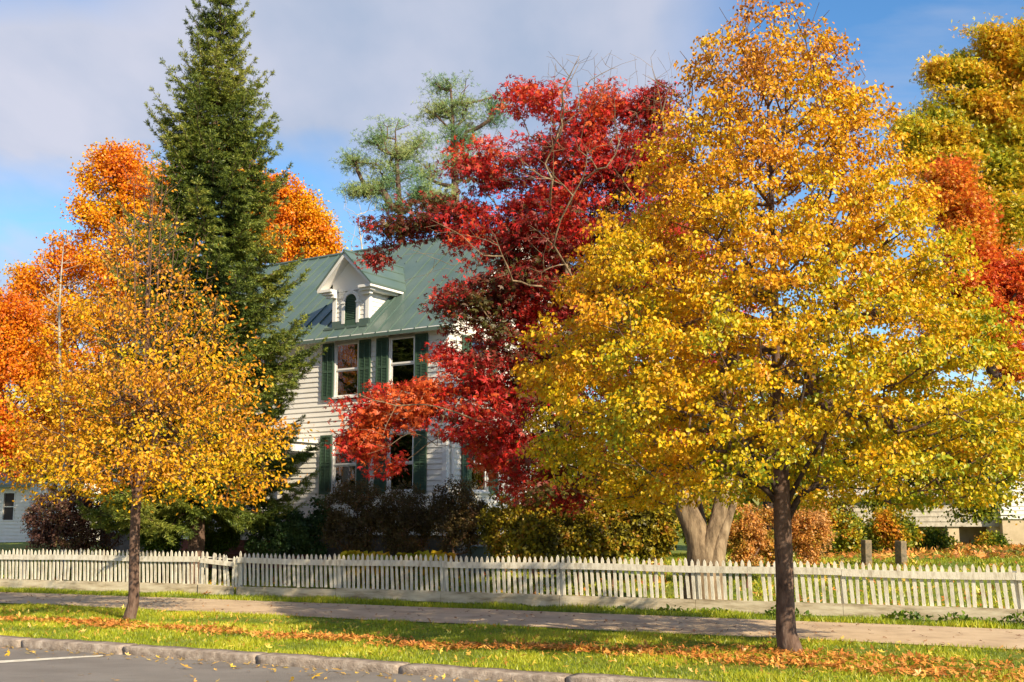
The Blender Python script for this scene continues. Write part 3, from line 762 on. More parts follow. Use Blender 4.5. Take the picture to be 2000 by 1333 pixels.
# the underside arches: keep the space round the trunk clear below the fork
z = tips[:, 2]; ax = P(1530, 950, D); rxy = np.hypot(tips[:, 0]-ax[0], tips[:, 1]-ax[1])
kp = ~((z < 2.95) & (rxy < 2.0-1.2*(z-1.9)/1.0) & (RNG.uniform(0, 1, len(z)) < .85)); tips, outs = tips[kp], outs[kp]
sp = [(x, y) for x, y in ((1328, 100), (1360, 75), (1405, 15), (1640, 60), (1660, 95), (1600, 5), (1690, 150), (1420, 40), (1715, 175), (1290, 190), (1345, 150), (1575, 25), (1735, 215), (1385, 60), (1450, -20), (1510, -30), (1545, 0), (1765, 285), (1800, 350), (1270, 250), (1240, 310), (1205, 370), (1160, 440), (1835, 430), (1620, 20), (1670, 115), (1750, 240))]
extra = np.array([P(x, y, D+random.uniform(-.5, .5)) for x, y in sp])
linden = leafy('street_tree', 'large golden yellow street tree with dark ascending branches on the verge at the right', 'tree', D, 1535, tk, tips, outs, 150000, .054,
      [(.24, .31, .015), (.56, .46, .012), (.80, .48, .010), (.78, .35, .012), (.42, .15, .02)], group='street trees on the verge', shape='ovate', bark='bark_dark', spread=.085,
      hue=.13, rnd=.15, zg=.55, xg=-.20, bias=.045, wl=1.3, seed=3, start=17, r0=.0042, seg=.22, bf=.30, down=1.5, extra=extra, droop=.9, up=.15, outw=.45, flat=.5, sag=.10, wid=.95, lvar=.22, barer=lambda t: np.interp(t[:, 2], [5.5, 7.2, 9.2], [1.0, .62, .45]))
# smooth brown bark on the clear trunk is the same mesh; give it the brown street-tree bark
[c for c in linden.children if c.name.startswith('trunk')][0].data.materials[0] = M['bark_brown']

def stem(parent, name, pts, org, bark='bark_grey', rough=.06):
    pl = polyline(pts, .12); return tubes(name, pl[:, :3]-org, np.arange(len(pl))-1, pl[:, 3], M[bark], parent, rough=rough)
org = np.array(linden.location)
for pts, r0_ in (([(1530, 1008), (1505, 965), (1450, 928), (1375, 905), (1300, 868), (1215, 830)], .052), ([(1526, 985), (1500, 925), (1462, 880), (1425, 820), (1380, 740)], .040), ([(1448, 930), (1400, 905), (1330, 915), (1250, 890)], .026),
                 ([(1540, 1012), (1568, 965), (1620, 938), (1720, 915), (1810, 880), (1905, 840)], .050), ([(1536, 985), (1565, 930), (1600, 870), (1650, 800), (1700, 700)], .040), ([(1575, 958), (1640, 950), (1700, 955), (1770, 925)], .024),
                 ([(1528, 940), (1508, 870), (1490, 780), (1455, 660), (1420, 560)], .034), ([(1530, 920), (1548, 850), (1570, 760), (1590, 640), (1620, 520)], .034)):
    n_ = len(pts); dd0 = random.uniform(-.9, .1)
    stem(linden, 'limb', [(*P(x, y, D+dd0*i/n_), r0_*(1-.85*i/(n_-1))) for i, (x, y) in enumerate(pts)], org, 'bark_dark', 0)

# --- the slim young street tree, half bare
D = 20.3
prof = [(330, 262, 318), (400, 235, 350), (480, 195, 400), (560, 165, 445), (650, 125, 480), (740, 70, 515), (820, 25, 548), (900, 10, 560), (950, 60, 535), (985, 150, 480)]
tk = trunkpx([(260, 0, .115), (260, 1180, .098), (262, 1080, .088), (265, 1000, .085), (272, 920, .066), (279, 800, .05), (284, 680, .036), (288, 560, .026), (292, 450, .016), (296, 370, .008)], D)
tips, outs = prof_pts(prof, D, 2100, .5, 1.0, hole(1.0, 31), -.45, Noise(.9, 8))
z = tips[:, 2]; ax = P(265, 950, D); rxy = np.hypot(tips[:, 0]-ax[0], tips[:, 1]-ax[1]); kp = ~((z < 2.9) & (rxy < 1.2-1.0*(z-2.2))); tips, outs = tips[kp], outs[kp]
xs_ = [(x, random.uniform(300, 400)) for x in np.linspace(240, 355, 34)]+[(x, random.uniform(400, 540)) for x in np.linspace(180, 410, 40)]
extra = np.array([P(x, y, D+random.uniform(-.8, .8)) for x, y in xs_])
slim = leafy('street_tree', 'slim half bare street tree with sparse yellow brown leaves, left of the sagging gate', 'tree', D, 260, tk, tips, outs, 22000, .074,
      [(.58, .46, .012), (.78, .45, .012), (.76, .34, .014), (.60, .23, .02), (.34, .13, .03)], group='street trees on the verge', shape='narrow', bark='bark_brown', spread=.13,
      hue=.16, rnd=.17, zg=.45, bias=.02, lvar=.18, wl=1.0, seed=4, start=13, r0=.0036, seg=.25, bf=.18, down=2.0, extra=extra, droop=.6, up=.3, outw=.4, flat=.55,
      barer=lambda t: np.interp(t[:, 2], [2.2, 4.2, 5.4, 6.6, 7.6], [1.3, 1.0, .62, .30, .10]), wid=1.35)

def stem(parent, name, pts, org, bark='bark_grey', rough=.06):
    pl = polyline(pts, .12); return tubes(name, pl[:, :3]-org, np.arange(len(pl))-1, pl[:, 3], M[bark], parent, rough=rough)
org = np.array(slim.location)
for k, (xa, xb, ya, dd) in enumerate(((262, 240, 395, .15), (268, 262, 340, -.15), (276, 318, 330, .1), (282, 345, 420, -.1), (258, 205, 470, .1), (284, 375, 500, .15), (270, 300, 325, -.2), (255, 225, 430, -.1))):
    pts = [P(265+(xa-268)*.2, 975, D+dd*.1), P(xa+(xb-xa)*.25, 860, D+dd), P(xa+(xb-xa)*.6, 680, D+dd*2.5), P(xa+(xb-xa)*.85, (ya+680)/2-20, D+dd*3.5), P(xb, ya, D+dd*4)]
    stem(slim, 'limb', [(*p, r) for p, r in zip(pts, (.034, .022, .014, .008, .003))], org, 'bark_twig', 0)

# --- red Japanese maple with a stout forked grey trunk
D = 22.8
g0 = base(1372, D)
def q(px, py, r, dd=0): p = P(px, py, D+dd); return (p[0], p[1], p[2], r)
blobs = [(1050, 200, 80, 45, 1), (1200, 205, 85, 48, .8), (1285, 225, 40, 65, 1), (1130, 210, 60, 40, .55), (1150, 260, 90, 50, .6), (1090, 170, 40, 14, .5), (960, 320, 90, 55, 1), (1090, 330, 130, 85, 1), (1230, 320, 90, 70, 1.),
         (850, 430, 85, 50, 1), (770, 455, 70, 40, .9), (725, 510, 38, 18, .9), (960, 440, 110, 70, 1), (1090, 450, 130, 90, 1), (1000, 540, 110, 60, .9), (1120, 560, 120, 80, .9),
         (900, 600, 58, 52, 1.2), (990, 650, 90, 50, .6), (1100, 690, 110, 70, .8), (1240, 480, 130, 120, .5), (1300, 620, 120, 100, .35),
         (770, 800, 95, 48, 1.1), (720, 850, 60, 48, 1), (830, 780, 50, 36, 1), (740, 905, 55, 28, .7), (930, 735, 90, 48, .7), (960, 810, 85, 60, 1.0), (1010, 880, 80, 60, 1.1), (1080, 800, 90, 80, .8), (890, 700, 55, 28, .8), (1040, 960, 60, 26, .5), (1200, 800, 120, 100, .35), (1320, 880, 80, 60, .25), (1110, 900, 80, 60, .8, 1.5), (1060, 740, 90, 60, .8, 1.5), (990, 760, 60, 40, .7, 1), (1120, 970, 60, 30, .6, 1.5)]
deep = [(800, 762, 85, 26, 1, 0), (682, 862, 32, 34, 1, 0), (885, 835, 36, 40, .8, 0), (700, 800, 45, 30, .9, 0), (960, 600, 60, 55, .9, .6), (1010, 600, 60, 60, .8, .8), (985, 690, 50, 40, .7, .5), (1380, 560, 120, 120, .35, 4.5), (1430, 700, 110, 100, .35, 4.0), (1300, 480, 120, 110, .35, 4.5), (1240, 700, 110, 100, .4, 4), (960, 885, 50, 45, .9, 1.2), (990, 945, 45, 35, .9, 1.5), (940, 800, 60, 40, .5, 1.5), (1150, 480, 150, 130, .5, 2.2), (1280, 420, 120, 120, .5, 2.0), (1330, 560, 120, 110, .5, 1.6), (1200, 620, 120, 90, .5, 2.4), (1080, 620, 100, 80, .4, 2.0), (1350, 700, 110, 90, .3, -1.5), (1250, 300, 90, 80, .4, 2)]
tips, outs = blob_pts(blobs+deep, D, 4000, .5, 1.4, hole(.75, 51), -.12)
tk = [(*g0[:2], g0[2]-.1, .46), q(1374, 1095, .36), q(1366, 1060, .27), q(1346, 1010, .22), q(1322, 960, .20), q(1275, 880, .155), q(1215, 780, .13), q(1150, 650, .105), q(1105, 520, .08), q(1085, 400, .055), q(1080, 280, .03)]
bare_tips = np.array([P(x, y, D+random.uniform(-1, .2)) for x, y in [(1085, 128), (1110, 118), (1135, 135), (1160, 112), (1190, 105), (1215, 118), (1240, 112), (1262, 125), (1300, 150), (1060, 150)]
      + [(random.uniform(800, 1090), random.uniform(470, 585)) for _ in range(70)] + [(random.uniform(1060, 1300), random.uniform(160, 330)) for _ in range(150)] + [(random.uniform(960, 1200), random.uniform(300, 400)) for _ in range(90)] + [(random.uniform(700, 900), random.uniform(780, 900)) for _ in range(40)] + [(random.uniform(1000, 1120), random.uniform(830, 920)) for _ in range(20)]])
bare_tips[10:, 1] -= 1.6
maple = leafy('japanese_maple', 'broad crimson Japanese maple with pale bare twigs and a stout forked grey trunk', 'tree', D, 1372, tk, tips, outs, 105000, .092,
      [(.09, .085, .018), (.16, .05, .025), (.30, .030, .022), (.50, .022, .020), (.68, .035, .025), (.64, .13, .03)], shape='lobed', bark='bark_grey', spread=.15, hue=.24, rnd=.20, bias=.0, wl=2.0, seed=6, start=14,
      r0=.0030, seg=.25, bf=.36, down=.25, extra=bare_tips, droop=.5, up=.5, outw=.5, flat=.38, wob=.045, sag=-.08, zg=.22, xg=-.1, cf=lambda c: .30*np.clip((5.6-c[:, 2])/1.5, 0, 1)*np.clip((.3-c[:, 0])/1.0, 0, 1)-.30*np.exp(-((c[:, 0]-.6)/1.5)**2-((c[:, 2]-6.0)/1.7)**2))
org = np.array(maple.location)
stem(maple, 'limb', [q(1380, 1100, .28, -.1), q(1388, 1060, .20, -.1), q(1402, 1015, .16, -.05), q(1414, 960, .15), q(1430, 900, .10), q(1432, 800, .07), q(1400, 650, .05)], org)
stem(maple, 'limb', [q(1396, 1105, .22, -.2), q(1406, 1065, .13, -.2), q(1422, 1015, .08, -.1), q(1440, 965, .055), q(1450, 920, .04), q(1470, 840, .03)], org)
stem(maple, 'limb', [q(1372, 1070, .16, .2), q(1374, 1030, .08, .3), q(1364, 980, .06, .4), q(1350, 900, .05, .5), q(1340, 780, .06, .3)], org)

# --- spruce
def conifer(name, label, cat, D, basepx, axis, prof, nwh, group=None, seed=1, stops=None, dens=1.0, trunk_r=.2):
    rr = np.random.default_rng(seed)
    tk = trunkpx(axis, D); b = np.array(tk[0][:3]); root = thing(name, b, label, cat, group)
    tl = polyline(tk, .3); pos = [tuple(p) for p in tl[:, :3]]; par = list(range(-1, len(tl)-1)); rad = list(tl[:, 3])
    S0 = []; S1 = []; SV_ = []
    pr = np.array(sorted(prof))
    for i in range(nwh):
        t = (i+rr.uniform(-.18, .18))/nwh; py = pr[0, 0]+(pr[-1, 0]-pr[0, 0])*t**.92
        L = np.interp(py, pr[:, 0], pr[:, 1])*D/F*.86; zz = P(basepx, py, D)[2]
        a = int(np.argmin(abs(tl[:, 2]-zz))); c = tl[a, :3].copy(); c[2] = zz
        nb = 9
        off = rr.uniform(0, 6.28)
        for k in range(nb):
            th = off+k*2*np.pi/nb+rr.normal()*.22; l = L*rr.uniform(.72, 1.15)
            dr = np.array([math.cos(th), math.sin(th), 0]); sd = np.array([-dr[1], dr[0], 0]); m = max(4, int(l/.17))
            rise = .60-1.0*t; prev = a; pts = []
            for j in range(1, m+1):
                s = j/m; p = c+dr*l*s+np.array([0, 0, l*(rise*s-.28*s*(1-s)*4*.5+.16*s**3)])+sd*rr.normal()*.02*l
                pos.append(tuple(p)); par.append(prev); rad.append(max(.004, .014*l*(1-s)+.004)); prev = len(pos)-1; pts.append(p)
            for j in range(len(pts)):
                s = (j+1)/m
                if s < .12: continue
                d0 = norm(pts[j]-(pts[j-1] if j else c))
                lat = min(.62, .12+.42*l*(1.03-s))*rr.uniform(.75, 1.2)
                for sg in (-1, 1):
                    e = norm(sd*sg*.85+d0*.65+np.array([0, 0, -.10+rr.normal()*.16])); ns = max(1, int(lat/.12))
                    q0 = pts[j]
                    for n_ in range(ns):
                        q1 = q0+e*lat/ns+np.array([0, 0, -.012*n_]); S0.append(q0); S1.append(q1); SV_.append(s)
                        if rr.uniform() < .14: S0.append(q0); S1.append(q0+norm(e*.5+np.array([0, 0, .6 if rr.uniform() < .4 else -.8]))*.14); SV_.append(s)
                        if n_ and rr.uniform() < .9:
                            for s2 in (-1, 1):
                                e2 = norm(e*.75+np.cross(e, [0, 0, 1])*s2*.7+np.array([0, 0, -.15])); S0.append(q0); S1.append(q0+e2*.13); SV_.append(s)
                        q0 = q1
                S0.append(pts[j]-d0*.10); S1.append(pts[j]+d0*.13); SV_.append(s)
    S0 = np.array(S0); S1 = np.array(S1); SV_ = np.array(SV_)
    tubes('trunk', np.array(pos)-b, np.array(par), np.array(rad), M['bark_brown'], root, rough=.04)
    # needles: blades swept forward along each shoot
    nn = int(21*dens); K = len(S0)*nn; i = np.repeat(np.arange(len(S0)), nn); d = norm(S1-S0)[i]; f = rr.uniform(-.05, 1.0, K)[:, None]
    cen = S0[i]+(S1-S0)[i]*f+rr.normal(size=(K, 3))*.008
    side = rr.normal(size=(K, 3)); side[:, 2] += .25; side = norm(side-(side*d).sum(1)[:, None]*d)
    t = norm(d*.85+side*.75); nz = Noise(2.2, seed+5)
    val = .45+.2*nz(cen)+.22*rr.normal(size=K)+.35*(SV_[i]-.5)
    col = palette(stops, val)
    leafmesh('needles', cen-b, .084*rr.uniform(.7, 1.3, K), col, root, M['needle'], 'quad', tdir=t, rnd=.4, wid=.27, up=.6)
    return root
conifer('spruce_tree', 'tall dark green spruce rising in front of the house left of the dormer', 'tree', 29, 383,
        [(383, 0, .24), (384, 1050, .20), (386, 950, .18), (396, 750, .16), (408, 500, .12), (418, 280, .08), (427, 100, .045), (433, -25, .01)],
        [(-25, 6), (20, 55), (90, 72), (160, 95), (230, 128), (300, 140), (400, 165), (500, 190), (600, 225), (700, 240), (820, 262), (900, 240), (985, 215)], 40, seed=12,
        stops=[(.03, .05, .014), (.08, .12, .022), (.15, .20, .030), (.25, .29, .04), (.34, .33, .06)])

# --- pines behind the house
def pine(label, D, axis, pads, seed):
    rr = np.random.default_rng(seed); tk = trunkpx(axis, D); b = np.array(tk[0][:3]); root = thing('pine_tree', b, label, 'tree', 'white pines behind the house')
    tips, outs = blob_pts([(a, b_, c_*1.15, d_*1.7, e_) for a, b_, c_, d_, e_ in pads], D, 620, .5, 1.5, hole(1.7, seed), .0)
    tl = polyline(tk, .5); pos, par, nt, tid = grow(tl[:, :3], tl[:, 3], tips, .6, .25, 6, .3, .06, .05)
    r = radii(pos, par, nt, tl[:, 3], .02, tk[0][3]); tubes('trunk', pos-b, par, r, M['bark_brown'], root)
    c = tips[rr.integers(0, len(tips), 3200)]+rr.normal(size=(3200, 3))*np.array([.36, .36, .16]); nb = 12
    cen = np.repeat(c, nb, 0); t = norm(rr.normal(size=(len(cen), 3))+np.array([0, 0, .55]))
    val = .5+.25*Noise(3, seed)(cen)+.2*rr.normal(size=len(cen))
    leafmesh('needles', cen-b, .20*rr.uniform(.6, 1.2, len(cen)), palette([(.08, .17, .08), (.17, .29, .11), (.30, .39, .13), (.38, .39, .13)], val), root, M['needle'], 'quad', tdir=t, rnd=.4, wid=.13, up=.4)
    return root
pine('taller blue green pine behind the house, its loose top between dormer and red maple', 56, [(905, 0, .4), (902, 800, .34), (895, 500, .25), (888, 350, .17), (884, 240, .1), (880, 165, .04)],
     [(870, 172, 28, 12, 1), (915, 165, 18, 10, 1), (850, 215, 38, 13, 1), (900, 200, 30, 12, 1), (940, 235, 40, 13, 1), (860, 262, 42, 12, 1), (915, 275, 50, 13, 1), (960, 215, 22, 20, .8), (880, 320, 60, 13, 1), (840, 350, 45, 12, 1), (930, 340, 50, 14, 1), (890, 395, 60, 12, 1)], 3)
pine('shorter spreading pine behind the house roof, left of the taller one', 54, [(790, 0, .34), (790, 700, .28), (785, 480, .2), (779, 380, .13), (774, 300, .08), (772, 255, .03)],
     [(770, 250, 30, 12, 1), (810, 268, 28, 11, 1), (742, 282, 28, 11, 1), (790, 295, 42, 12, 1), (690, 318, 14, 12, .9), (745, 330, 30, 10, 1), (705, 372, 32, 9, 1), (760, 365, 40, 11, 1), (815, 335, 36, 12, 1), (830, 378, 48, 11, 1), (775, 400, 44, 10, .9)], 5)

# --- orange maples at the left and behind the roof
OR = [(.80, .50, .012), (.88, .42, .010), (.88, .32, .010), (.80, .22, .012), (.62, .14, .02)]
def broad(name, label, cat, D, axis, blobs, ntip, nleaf, ls, stops, seed, group=None, start=6, shape='quad', bark='bark_dark', r0=.012, **k):
    tips, outs = blob_pts(blobs, D, ntip, .45, 1.2, hole(1.15, seed), k.pop('thr', -.30)); tk = trunkpx(axis, D)
    kw = dict(spread=.22, hue=.2, rnd=.2, wl=2.5, seg=.5, bf=.3, down=.8, flat=.6, droop=.4, up=.5); kw.update(k)
    return leafy(name, label, cat, D, axis[0][0], tk, tips, outs, nleaf, ls, stops, group=group, shape=shape, bark=bark, seed=seed, start=start, r0=r0, **kw)
GB = 'autumn trees behind the house and fence'
broad('maple_tree', 'tall bright orange maple behind the slim street tree, left of the spruce', 'tree', 44, [(215, 0, .35), (215, 900, .3), (215, 700, .24), (222, 550, .17), (228, 420, .1), (232, 330, .04)],
      [(245, 318, 62, 45, 1), (320, 380, 50, 60, 1), (225, 335, 50, 50, 1), (180, 345, 28, 40, .8), (270, 380, 60, 50, 1), (195, 420, 65, 50, 1), (300, 450, 70, 60, .9), (140, 500, 60, 50, 1), (230, 520, 90, 70, 1), (80, 555, 55, 45, 1), (45, 545, 25, 30, .8), (160, 620, 100, 60, 1), (280, 620, 80, 80, .8), (70, 680, 80, 60, 1), (190, 740, 110, 70, 1), (110, 830, 110, 60, .9), (230, 860, 80, 50, .6), (60, 910, 70, 35, .7)],
      1900, 80000, .11, OR, 61, GB, bias=-.10, wid=1.1, lvar=.2)
broad('maple_tree', 'rounded orange gold maple showing above the house roof, right of the spruce', 'tree', 50, [(560, 0, .35), (560, 800, .3), (560, 600, .2), (562, 480, .12), (565, 390, .05)],
      [(560, 385, 45, 42, 1), (595, 420, 45, 42, 1), (520, 400, 45, 60, 1), (625, 450, 34, 32, 1), (560, 470, 80, 50, 1), (635, 485, 28, 22, 1), (490, 450, 50, 60, .8), (460, 350, 50, 60, .6), (600, 520, 60, 40, .7), (500, 560, 70, 50, .6), (430, 280, 40, 40, .5)],
      1200, 46000, .12, OR, 62, GB, bias=-.12, wid=1.1, lvar=.2)
broad('maple_tree', 'vivid orange red maple at the far left edge, lower than the bright orange one', 'tree', 36, [(-25, 0, .15), (-22, 1000, .12), (-10, 850, .10), (5, 700, .08), (0, 610, .04)],
      [(20, 610, 55, 45, 1), (-30, 650, 70, 70, 1), (70, 690, 55, 55, .8), (25, 740, 80, 60, 1), (90, 790, 50, 50, .7), (0, 840, 70, 60, 1), (60, 870, 70, 40, .8), (10, 900, 60, 34, .9)],
      1100, 40000, .095, [(.86, .42, .012), (.86, .30, .012), (.82, .20, .014), (.66, .12, .02)], 63, GB, bias=.05, spread=.22, lvar=.2)
# --- oak and red maple at the right
OK_ = [(.26, .32, .02), (.50, .48, .03), (.74, .54, .025), (.80, .42, .02), (.58, .25, .02)]
broad('oak_tree', 'tall olive and gold oak rising at the right edge above the red tree', 'tree', 33, [(2070, 0, .34), (2066, 900, .30), (2030, 700, .26), (1960, 500, .22), (1958, 330, .15), (1955, 200, .08), (1950, 100, .03)],
      [(1925, 80, 45, 35, 1), (1985, 85, 50, 40, 1), (1860, 140, 55, 32, 1), (1940, 150, 60, 40, .9), (1840, 190, 38, 22, .8), (2010, 180, 70, 60, 1), (1800, 235, 60, 26, .8), (1890, 270, 100, 40, 1), (1990, 290, 80, 50, 1), (1830, 300, 60, 32, .8), (1930, 350, 90, 50, 1), (2020, 400, 70, 60, 1), (1960, 440, 60, 50, .8), (1990, 530, 60, 60, .7), (1880, 215, 70, 30, .8), (1950, 230, 80, 60, 1), (1870, 330, 80, 60, .8), (1990, 130, 60, 60, 1), (1900, 130, 50, 40, .7), (1960, 30, 30, 14, .3), (1940, 420, 100, 70, .9), (1800, 270, 60, 40, .8)],
      2000, 90000, .11, OK_, 64, GB, shape='lobed', bias=-.02, thr=.0, wl=1.8, spread=.22, lvar=.25, droop=.2)
broad('maple_tree', 'dusky red and orange maple between the yellow street tree and the right edge', 'tree', 30, [(2030, 0, .16), (2010, 900, .14), (1950, 750, .13), (1875, 600, .13), (1870, 480, .08), (1865, 400, .04)],
      [(1850, 350, 42, 34, 1), (1810, 385, 34, 26, .8), (1870, 420, 55, 45, 1), (1900, 480, 60, 50, 1), (1960, 520, 60, 45, .9), (1990, 580, 60, 50, 1), (1880, 560, 80, 50, 1), (1950, 640, 70, 60, 1), (1850, 640, 70, 50, .7), (1980, 700, 50, 50, .8)],
      1000, 44000, .095, [(.74, .40, .03), (.78, .22, .025), (.74, .12, .022), (.55, .06, .025)], 65, GB, shape='lobed', bias=-.08, thr=.0, spread=.2, lvar=.25)
# --- olive green trees filling behind the lower right
GR = [(.06, .10, .012), (.14, .19, .015), (.30, .31, .02), (.55, .40, .02), (.62, .24, .02)]
broad('apple_tree', 'low green tree with orange tinged leaves hanging over the lawn in front of the shed', 'tree', 36, [(1722, 0, .10), (1728, 1010, .09), (1760, 960, .08), (1820, 900, .06)],
      [(1760, 905, 80, 50, 1), (1850, 890, 90, 55, 1), (1930, 900, 80, 60, 1), (1990, 870, 60, 60, 1), (1720, 965, 55, 30, .8), (1830, 960, 60, 24, .8), (1920, 975, 60, 26, .8), (1990, 960, 40, 30, .6), (1750, 990, 40, 22, .7), (1950, 1000, 40, 22, .7), (1880, 1000, 50, 14, .3), (1900, 810, 110, 60, .8), (1780, 820, 90, 60, .7)],
      700, 26000, .115, GR, 66, GB, start=4, bias=-.10, spread=.22, zg=-.0, wl=1.6, lvar=.25)
broad('maple_tree', 'yellow olive tree filling the gap behind the stout forked trunk', 'tree', 38, [(1500, 0, .22), (1500, 980, .18), (1495, 900, .14), (1490, 800, .06)],
      [(1250, 880, 90, 60, 1), (1360, 860, 100, 70, 1), (1480, 880, 100, 70, 1), (1600, 900, 100, 60, 1), (1690, 880, 90, 60, 1), (1560, 800, 140, 70, .8), (1350, 780, 130, 60, .7), (1150, 920, 60, 40, .8)],
      800, 32000, .12, GR, 67, GB, start=4, bias=.06, spread=.28, lvar=.25)
# --- thin pale birch at the left and small bare tree behind the roof
def bare(name, label, D, axis, boxpx, n, bark, seed, r0, group=None):
    rr = np.random.default_rng(seed); tk = trunkpx(axis, D); b = np.array(tk[0][:3]); root = thing(name, b, label, 'tree', group)
    tips = np.array([P(rr.uniform(boxpx[0], boxpx[1]), rr.uniform(boxpx[2], boxpx[3]), D+rr.uniform(-1, 1)) for _ in range(n)])
    tl = polyline(tk, .3); pos, par, nt, tid = grow(tl[:, :3], tl[:, 3], tips, .3, .1, 5, 2.0, .05, .08)
    r = radii(pos, par, nt, tl[:, 3], r0, tk[0][3]); tubes('trunk', pos-b, par, r, M[bark], root); return root
bare('birch_tree', 'thin pale birch with bare twigs in front of the orange maple', 34, [(128, 0, .07), (126, 950, .06), (121, 800, .048), (116, 650, .038), (118, 560, .026), (124, 480, .012)], (70, 170, 440, 640), 55, 'bark_pale', 4, .006)
bare('bare_tree', 'small leafless tree showing above the roof ridge beside the dormer', 46, [(725, 0, .12), (722, 700, .09), (715, 560, .06), (705, 470, .03), (698, 420, .012)], (665, 735, 375, 500), 40, 'bark_pale', 6, .009)

# ================================================================== SHRUBS
def shrub(name, label, cat, D, px, pyt, wpx, stops, seed, nt=180, nl=5000, ls=.06, shape='quad', bark='bark_twig', group='shrubs behind the fence', twigs=1, bot=1078, spread=.07, material='leaf', xoff=0, **k):
    b = base(px, D); py0 = bot; c = (pyt+py0)/2
    blobs = [(px+xoff, c+8, wpx*.95, (py0-pyt)/2, 1), (px-wpx*.45, c+18, wpx*.5, (py0-pyt)*.36, .8), (px+wpx*.45, c+14, wpx*.5, (py0-pyt)*.38, .8)]
    tips, outs = blob_pts(blobs, D, nt, .4, .8, hole(.55, seed), -.35); tips[:, 2] = np.maximum(tips[:, 2], b[2]+.12)
    tk = [(b[0], b[1], b[2]-.05, .035), (b[0], b[1], b[2]+.12, .03), (b[0]+.03, b[1], b[2]+.25, .02)]
    kw = dict(spread=spread, hue=.18, rnd=.22, wl=.9, seg=.16, bf=.15, down=.3, flat=.8, start=0, r0=.0045, droop=.2, up=.6); kw.update(k)
    return leafy(name, label, cat, D, px, tk, tips, outs, nl, ls, stops, group=group, shape=shape, bark=bark, seed=seed, partname='foliage', woodname='stems', material=material, **kw)
PU = [(.05, .03, .025), (.11, .05, .042), (.17, .075, .05), (.15, .12, .04)]
DG = [(.025, .05, .015), (.05, .10, .028), (.10, .16, .04)]
MG = [(.04, .08, .012), (.09, .15, .015), (.18, .25, .02)]
TW = [(.05, .04, .02), (.10, .07, .028), (.14, .11, .03), (.20, .09, .03)]
OV_ = [(.07, .06, .012), (.15, .13, .015), (.32, .28, .02), (.50, .34, .02), (.42, .17, .03)]
HY = [(.25, .24, .03), (.52, .28, .04), (.66, .28, .06), (.62, .36, .13)]
shrub('barberry_shrub', 'rounded dark purple shrub at the left, behind the fence', 'shrub', 30, 128, 938, 82, PU, 71, 420, 22000, .055, extra=None)
shrub('barberry_shrub', 'brown purple twiggy shrub between the rounded purple shrub and the slim tree', 'shrub', 31, 205, 965, 40, PU, 72, 200, 3500, .05)
shrub('evergreen_shrub', 'bright green leafy shrub between the slim street tree and the spruce trunk', 'shrub', 31, 320, 985, 48, MG, 73, 260, 9000, .07)
shrub('evergreen_shrub', 'mid green leafy shrub just right of the spruce trunk', 'shrub', 31.2, 427, 970, 40, MG, 74, 220, 8000, .07, bias=-.12)
shrub('rhododendron', 'low dark green glossy shrub right of the brick steps', 'shrub', 29.5, 540, 990, 62, DG, 75, 260, 10000, .085, shape='narrow', wid=1.2, extra=None)
shrub('rhododendron', 'dark green shrub against the house between the steps and the lower window', 'shrub', 29.8, 612, 960, 42, DG, 76, 200, 6500, .075)
shrub('twiggy_shrub', 'tall dark brown twiggy shrub below the left lower window', 'shrub', 29, 690, 925, 62, TW, 77, 700, 17000, .052, bot=1080)
shrub('twiggy_shrub', 'tall dark brown twiggy shrub below the lower window in full view', 'shrub', 29, 790, 935, 62, TW, 78, 700, 17000, .052, bot=1080)
shrub('twiggy_shrub', 'clipped olive brown shrub in front of the house corner', 'shrub', 28.7, 895, 922, 60, TW, 79, 700, 18000, .052, bias=.1, bot=1075)
for i, (px, pt, w, lab, st, bi) in enumerate(((1045, 1000, 48, 'loose olive yellow shrub beside the garden screen', OV_, 0), (1125, 975, 50, 'olive shrub with rounded yellow green leaves in mid border', OV_, .08), (1195, 1012, 50, 'olive brown shrub left of the stout forked trunk, second from it', OV_, -.05),
        (1275, 965, 42, 'green yellow shrub immediately left of the stout forked trunk', OV_, .02))):
    shrub('border_shrub', lab, 'shrub', 25.6+.3*i, px, pt, w, st, 80+i, 240, 5200, .085, shape='ovate', bias=bi, bot=1088)
for i, (px, pt, w, lab, bi) in enumerate(((1455, 980, 36, 'tawny orange hydrangea immediately right of the stout forked trunk', .1), (1500, 985, 40, 'russet hydrangea just left of the yellow tree trunk', -.1), (1575, 975, 46, 'pinkish tan hydrangea just right of the yellow tree trunk', .25))):
    shrub('hydrangea', lab, 'shrub', 25.4+.5*i, px, pt, w, HY, 90+i, 240, 7500, .06, bias=bi, bot=1092, group='hydrangeas behind the fence')
for i, (px, pt, w, lab, bi, D) in enumerate(((1640, 990, 46, 'light green shrub left of the dark stone post', .1, 33), (1738, 985, 52, 'yellow green bush behind the pair of stone posts', .15, 34), (1825, 1035, 32, 'dark leafy bush in front of the shed piers', -.2, 38), (1935, 1038, 22, 'small green bush between shed and garage', -.05, 39), (1400, 960, 70, 'tall green bush behind the stout forked trunk', 0, 31), (1610, 950, 60, 'tall orange tinged bush behind the hydrangeas', .3, 37))):
    shrub('field_shrub', lab, 'shrub', D, px, pt, w, GR, 100+i, 260, 6500, .10, bias=bi, bot=1074, group='bushes at the back of the lawn', spread=.12)
shrub('lilac_shrub', 'tall yellow olive shrub against the side wall of the house, behind the garden screen', 'shrub', 28.6, 1085, 895, 62, OV_, 120, 420, 13000, .10, bias=.1, bot=1075, spread=.12)
shrub('lilac_shrub', 'tall loose golden olive shrub between the lilac by the side wall and the forked trunk', 'shrub', 27.6, 1200, 900, 70, OV_, 121, 420, 14000, .10, bias=.2, bot=1078, spread=.12)
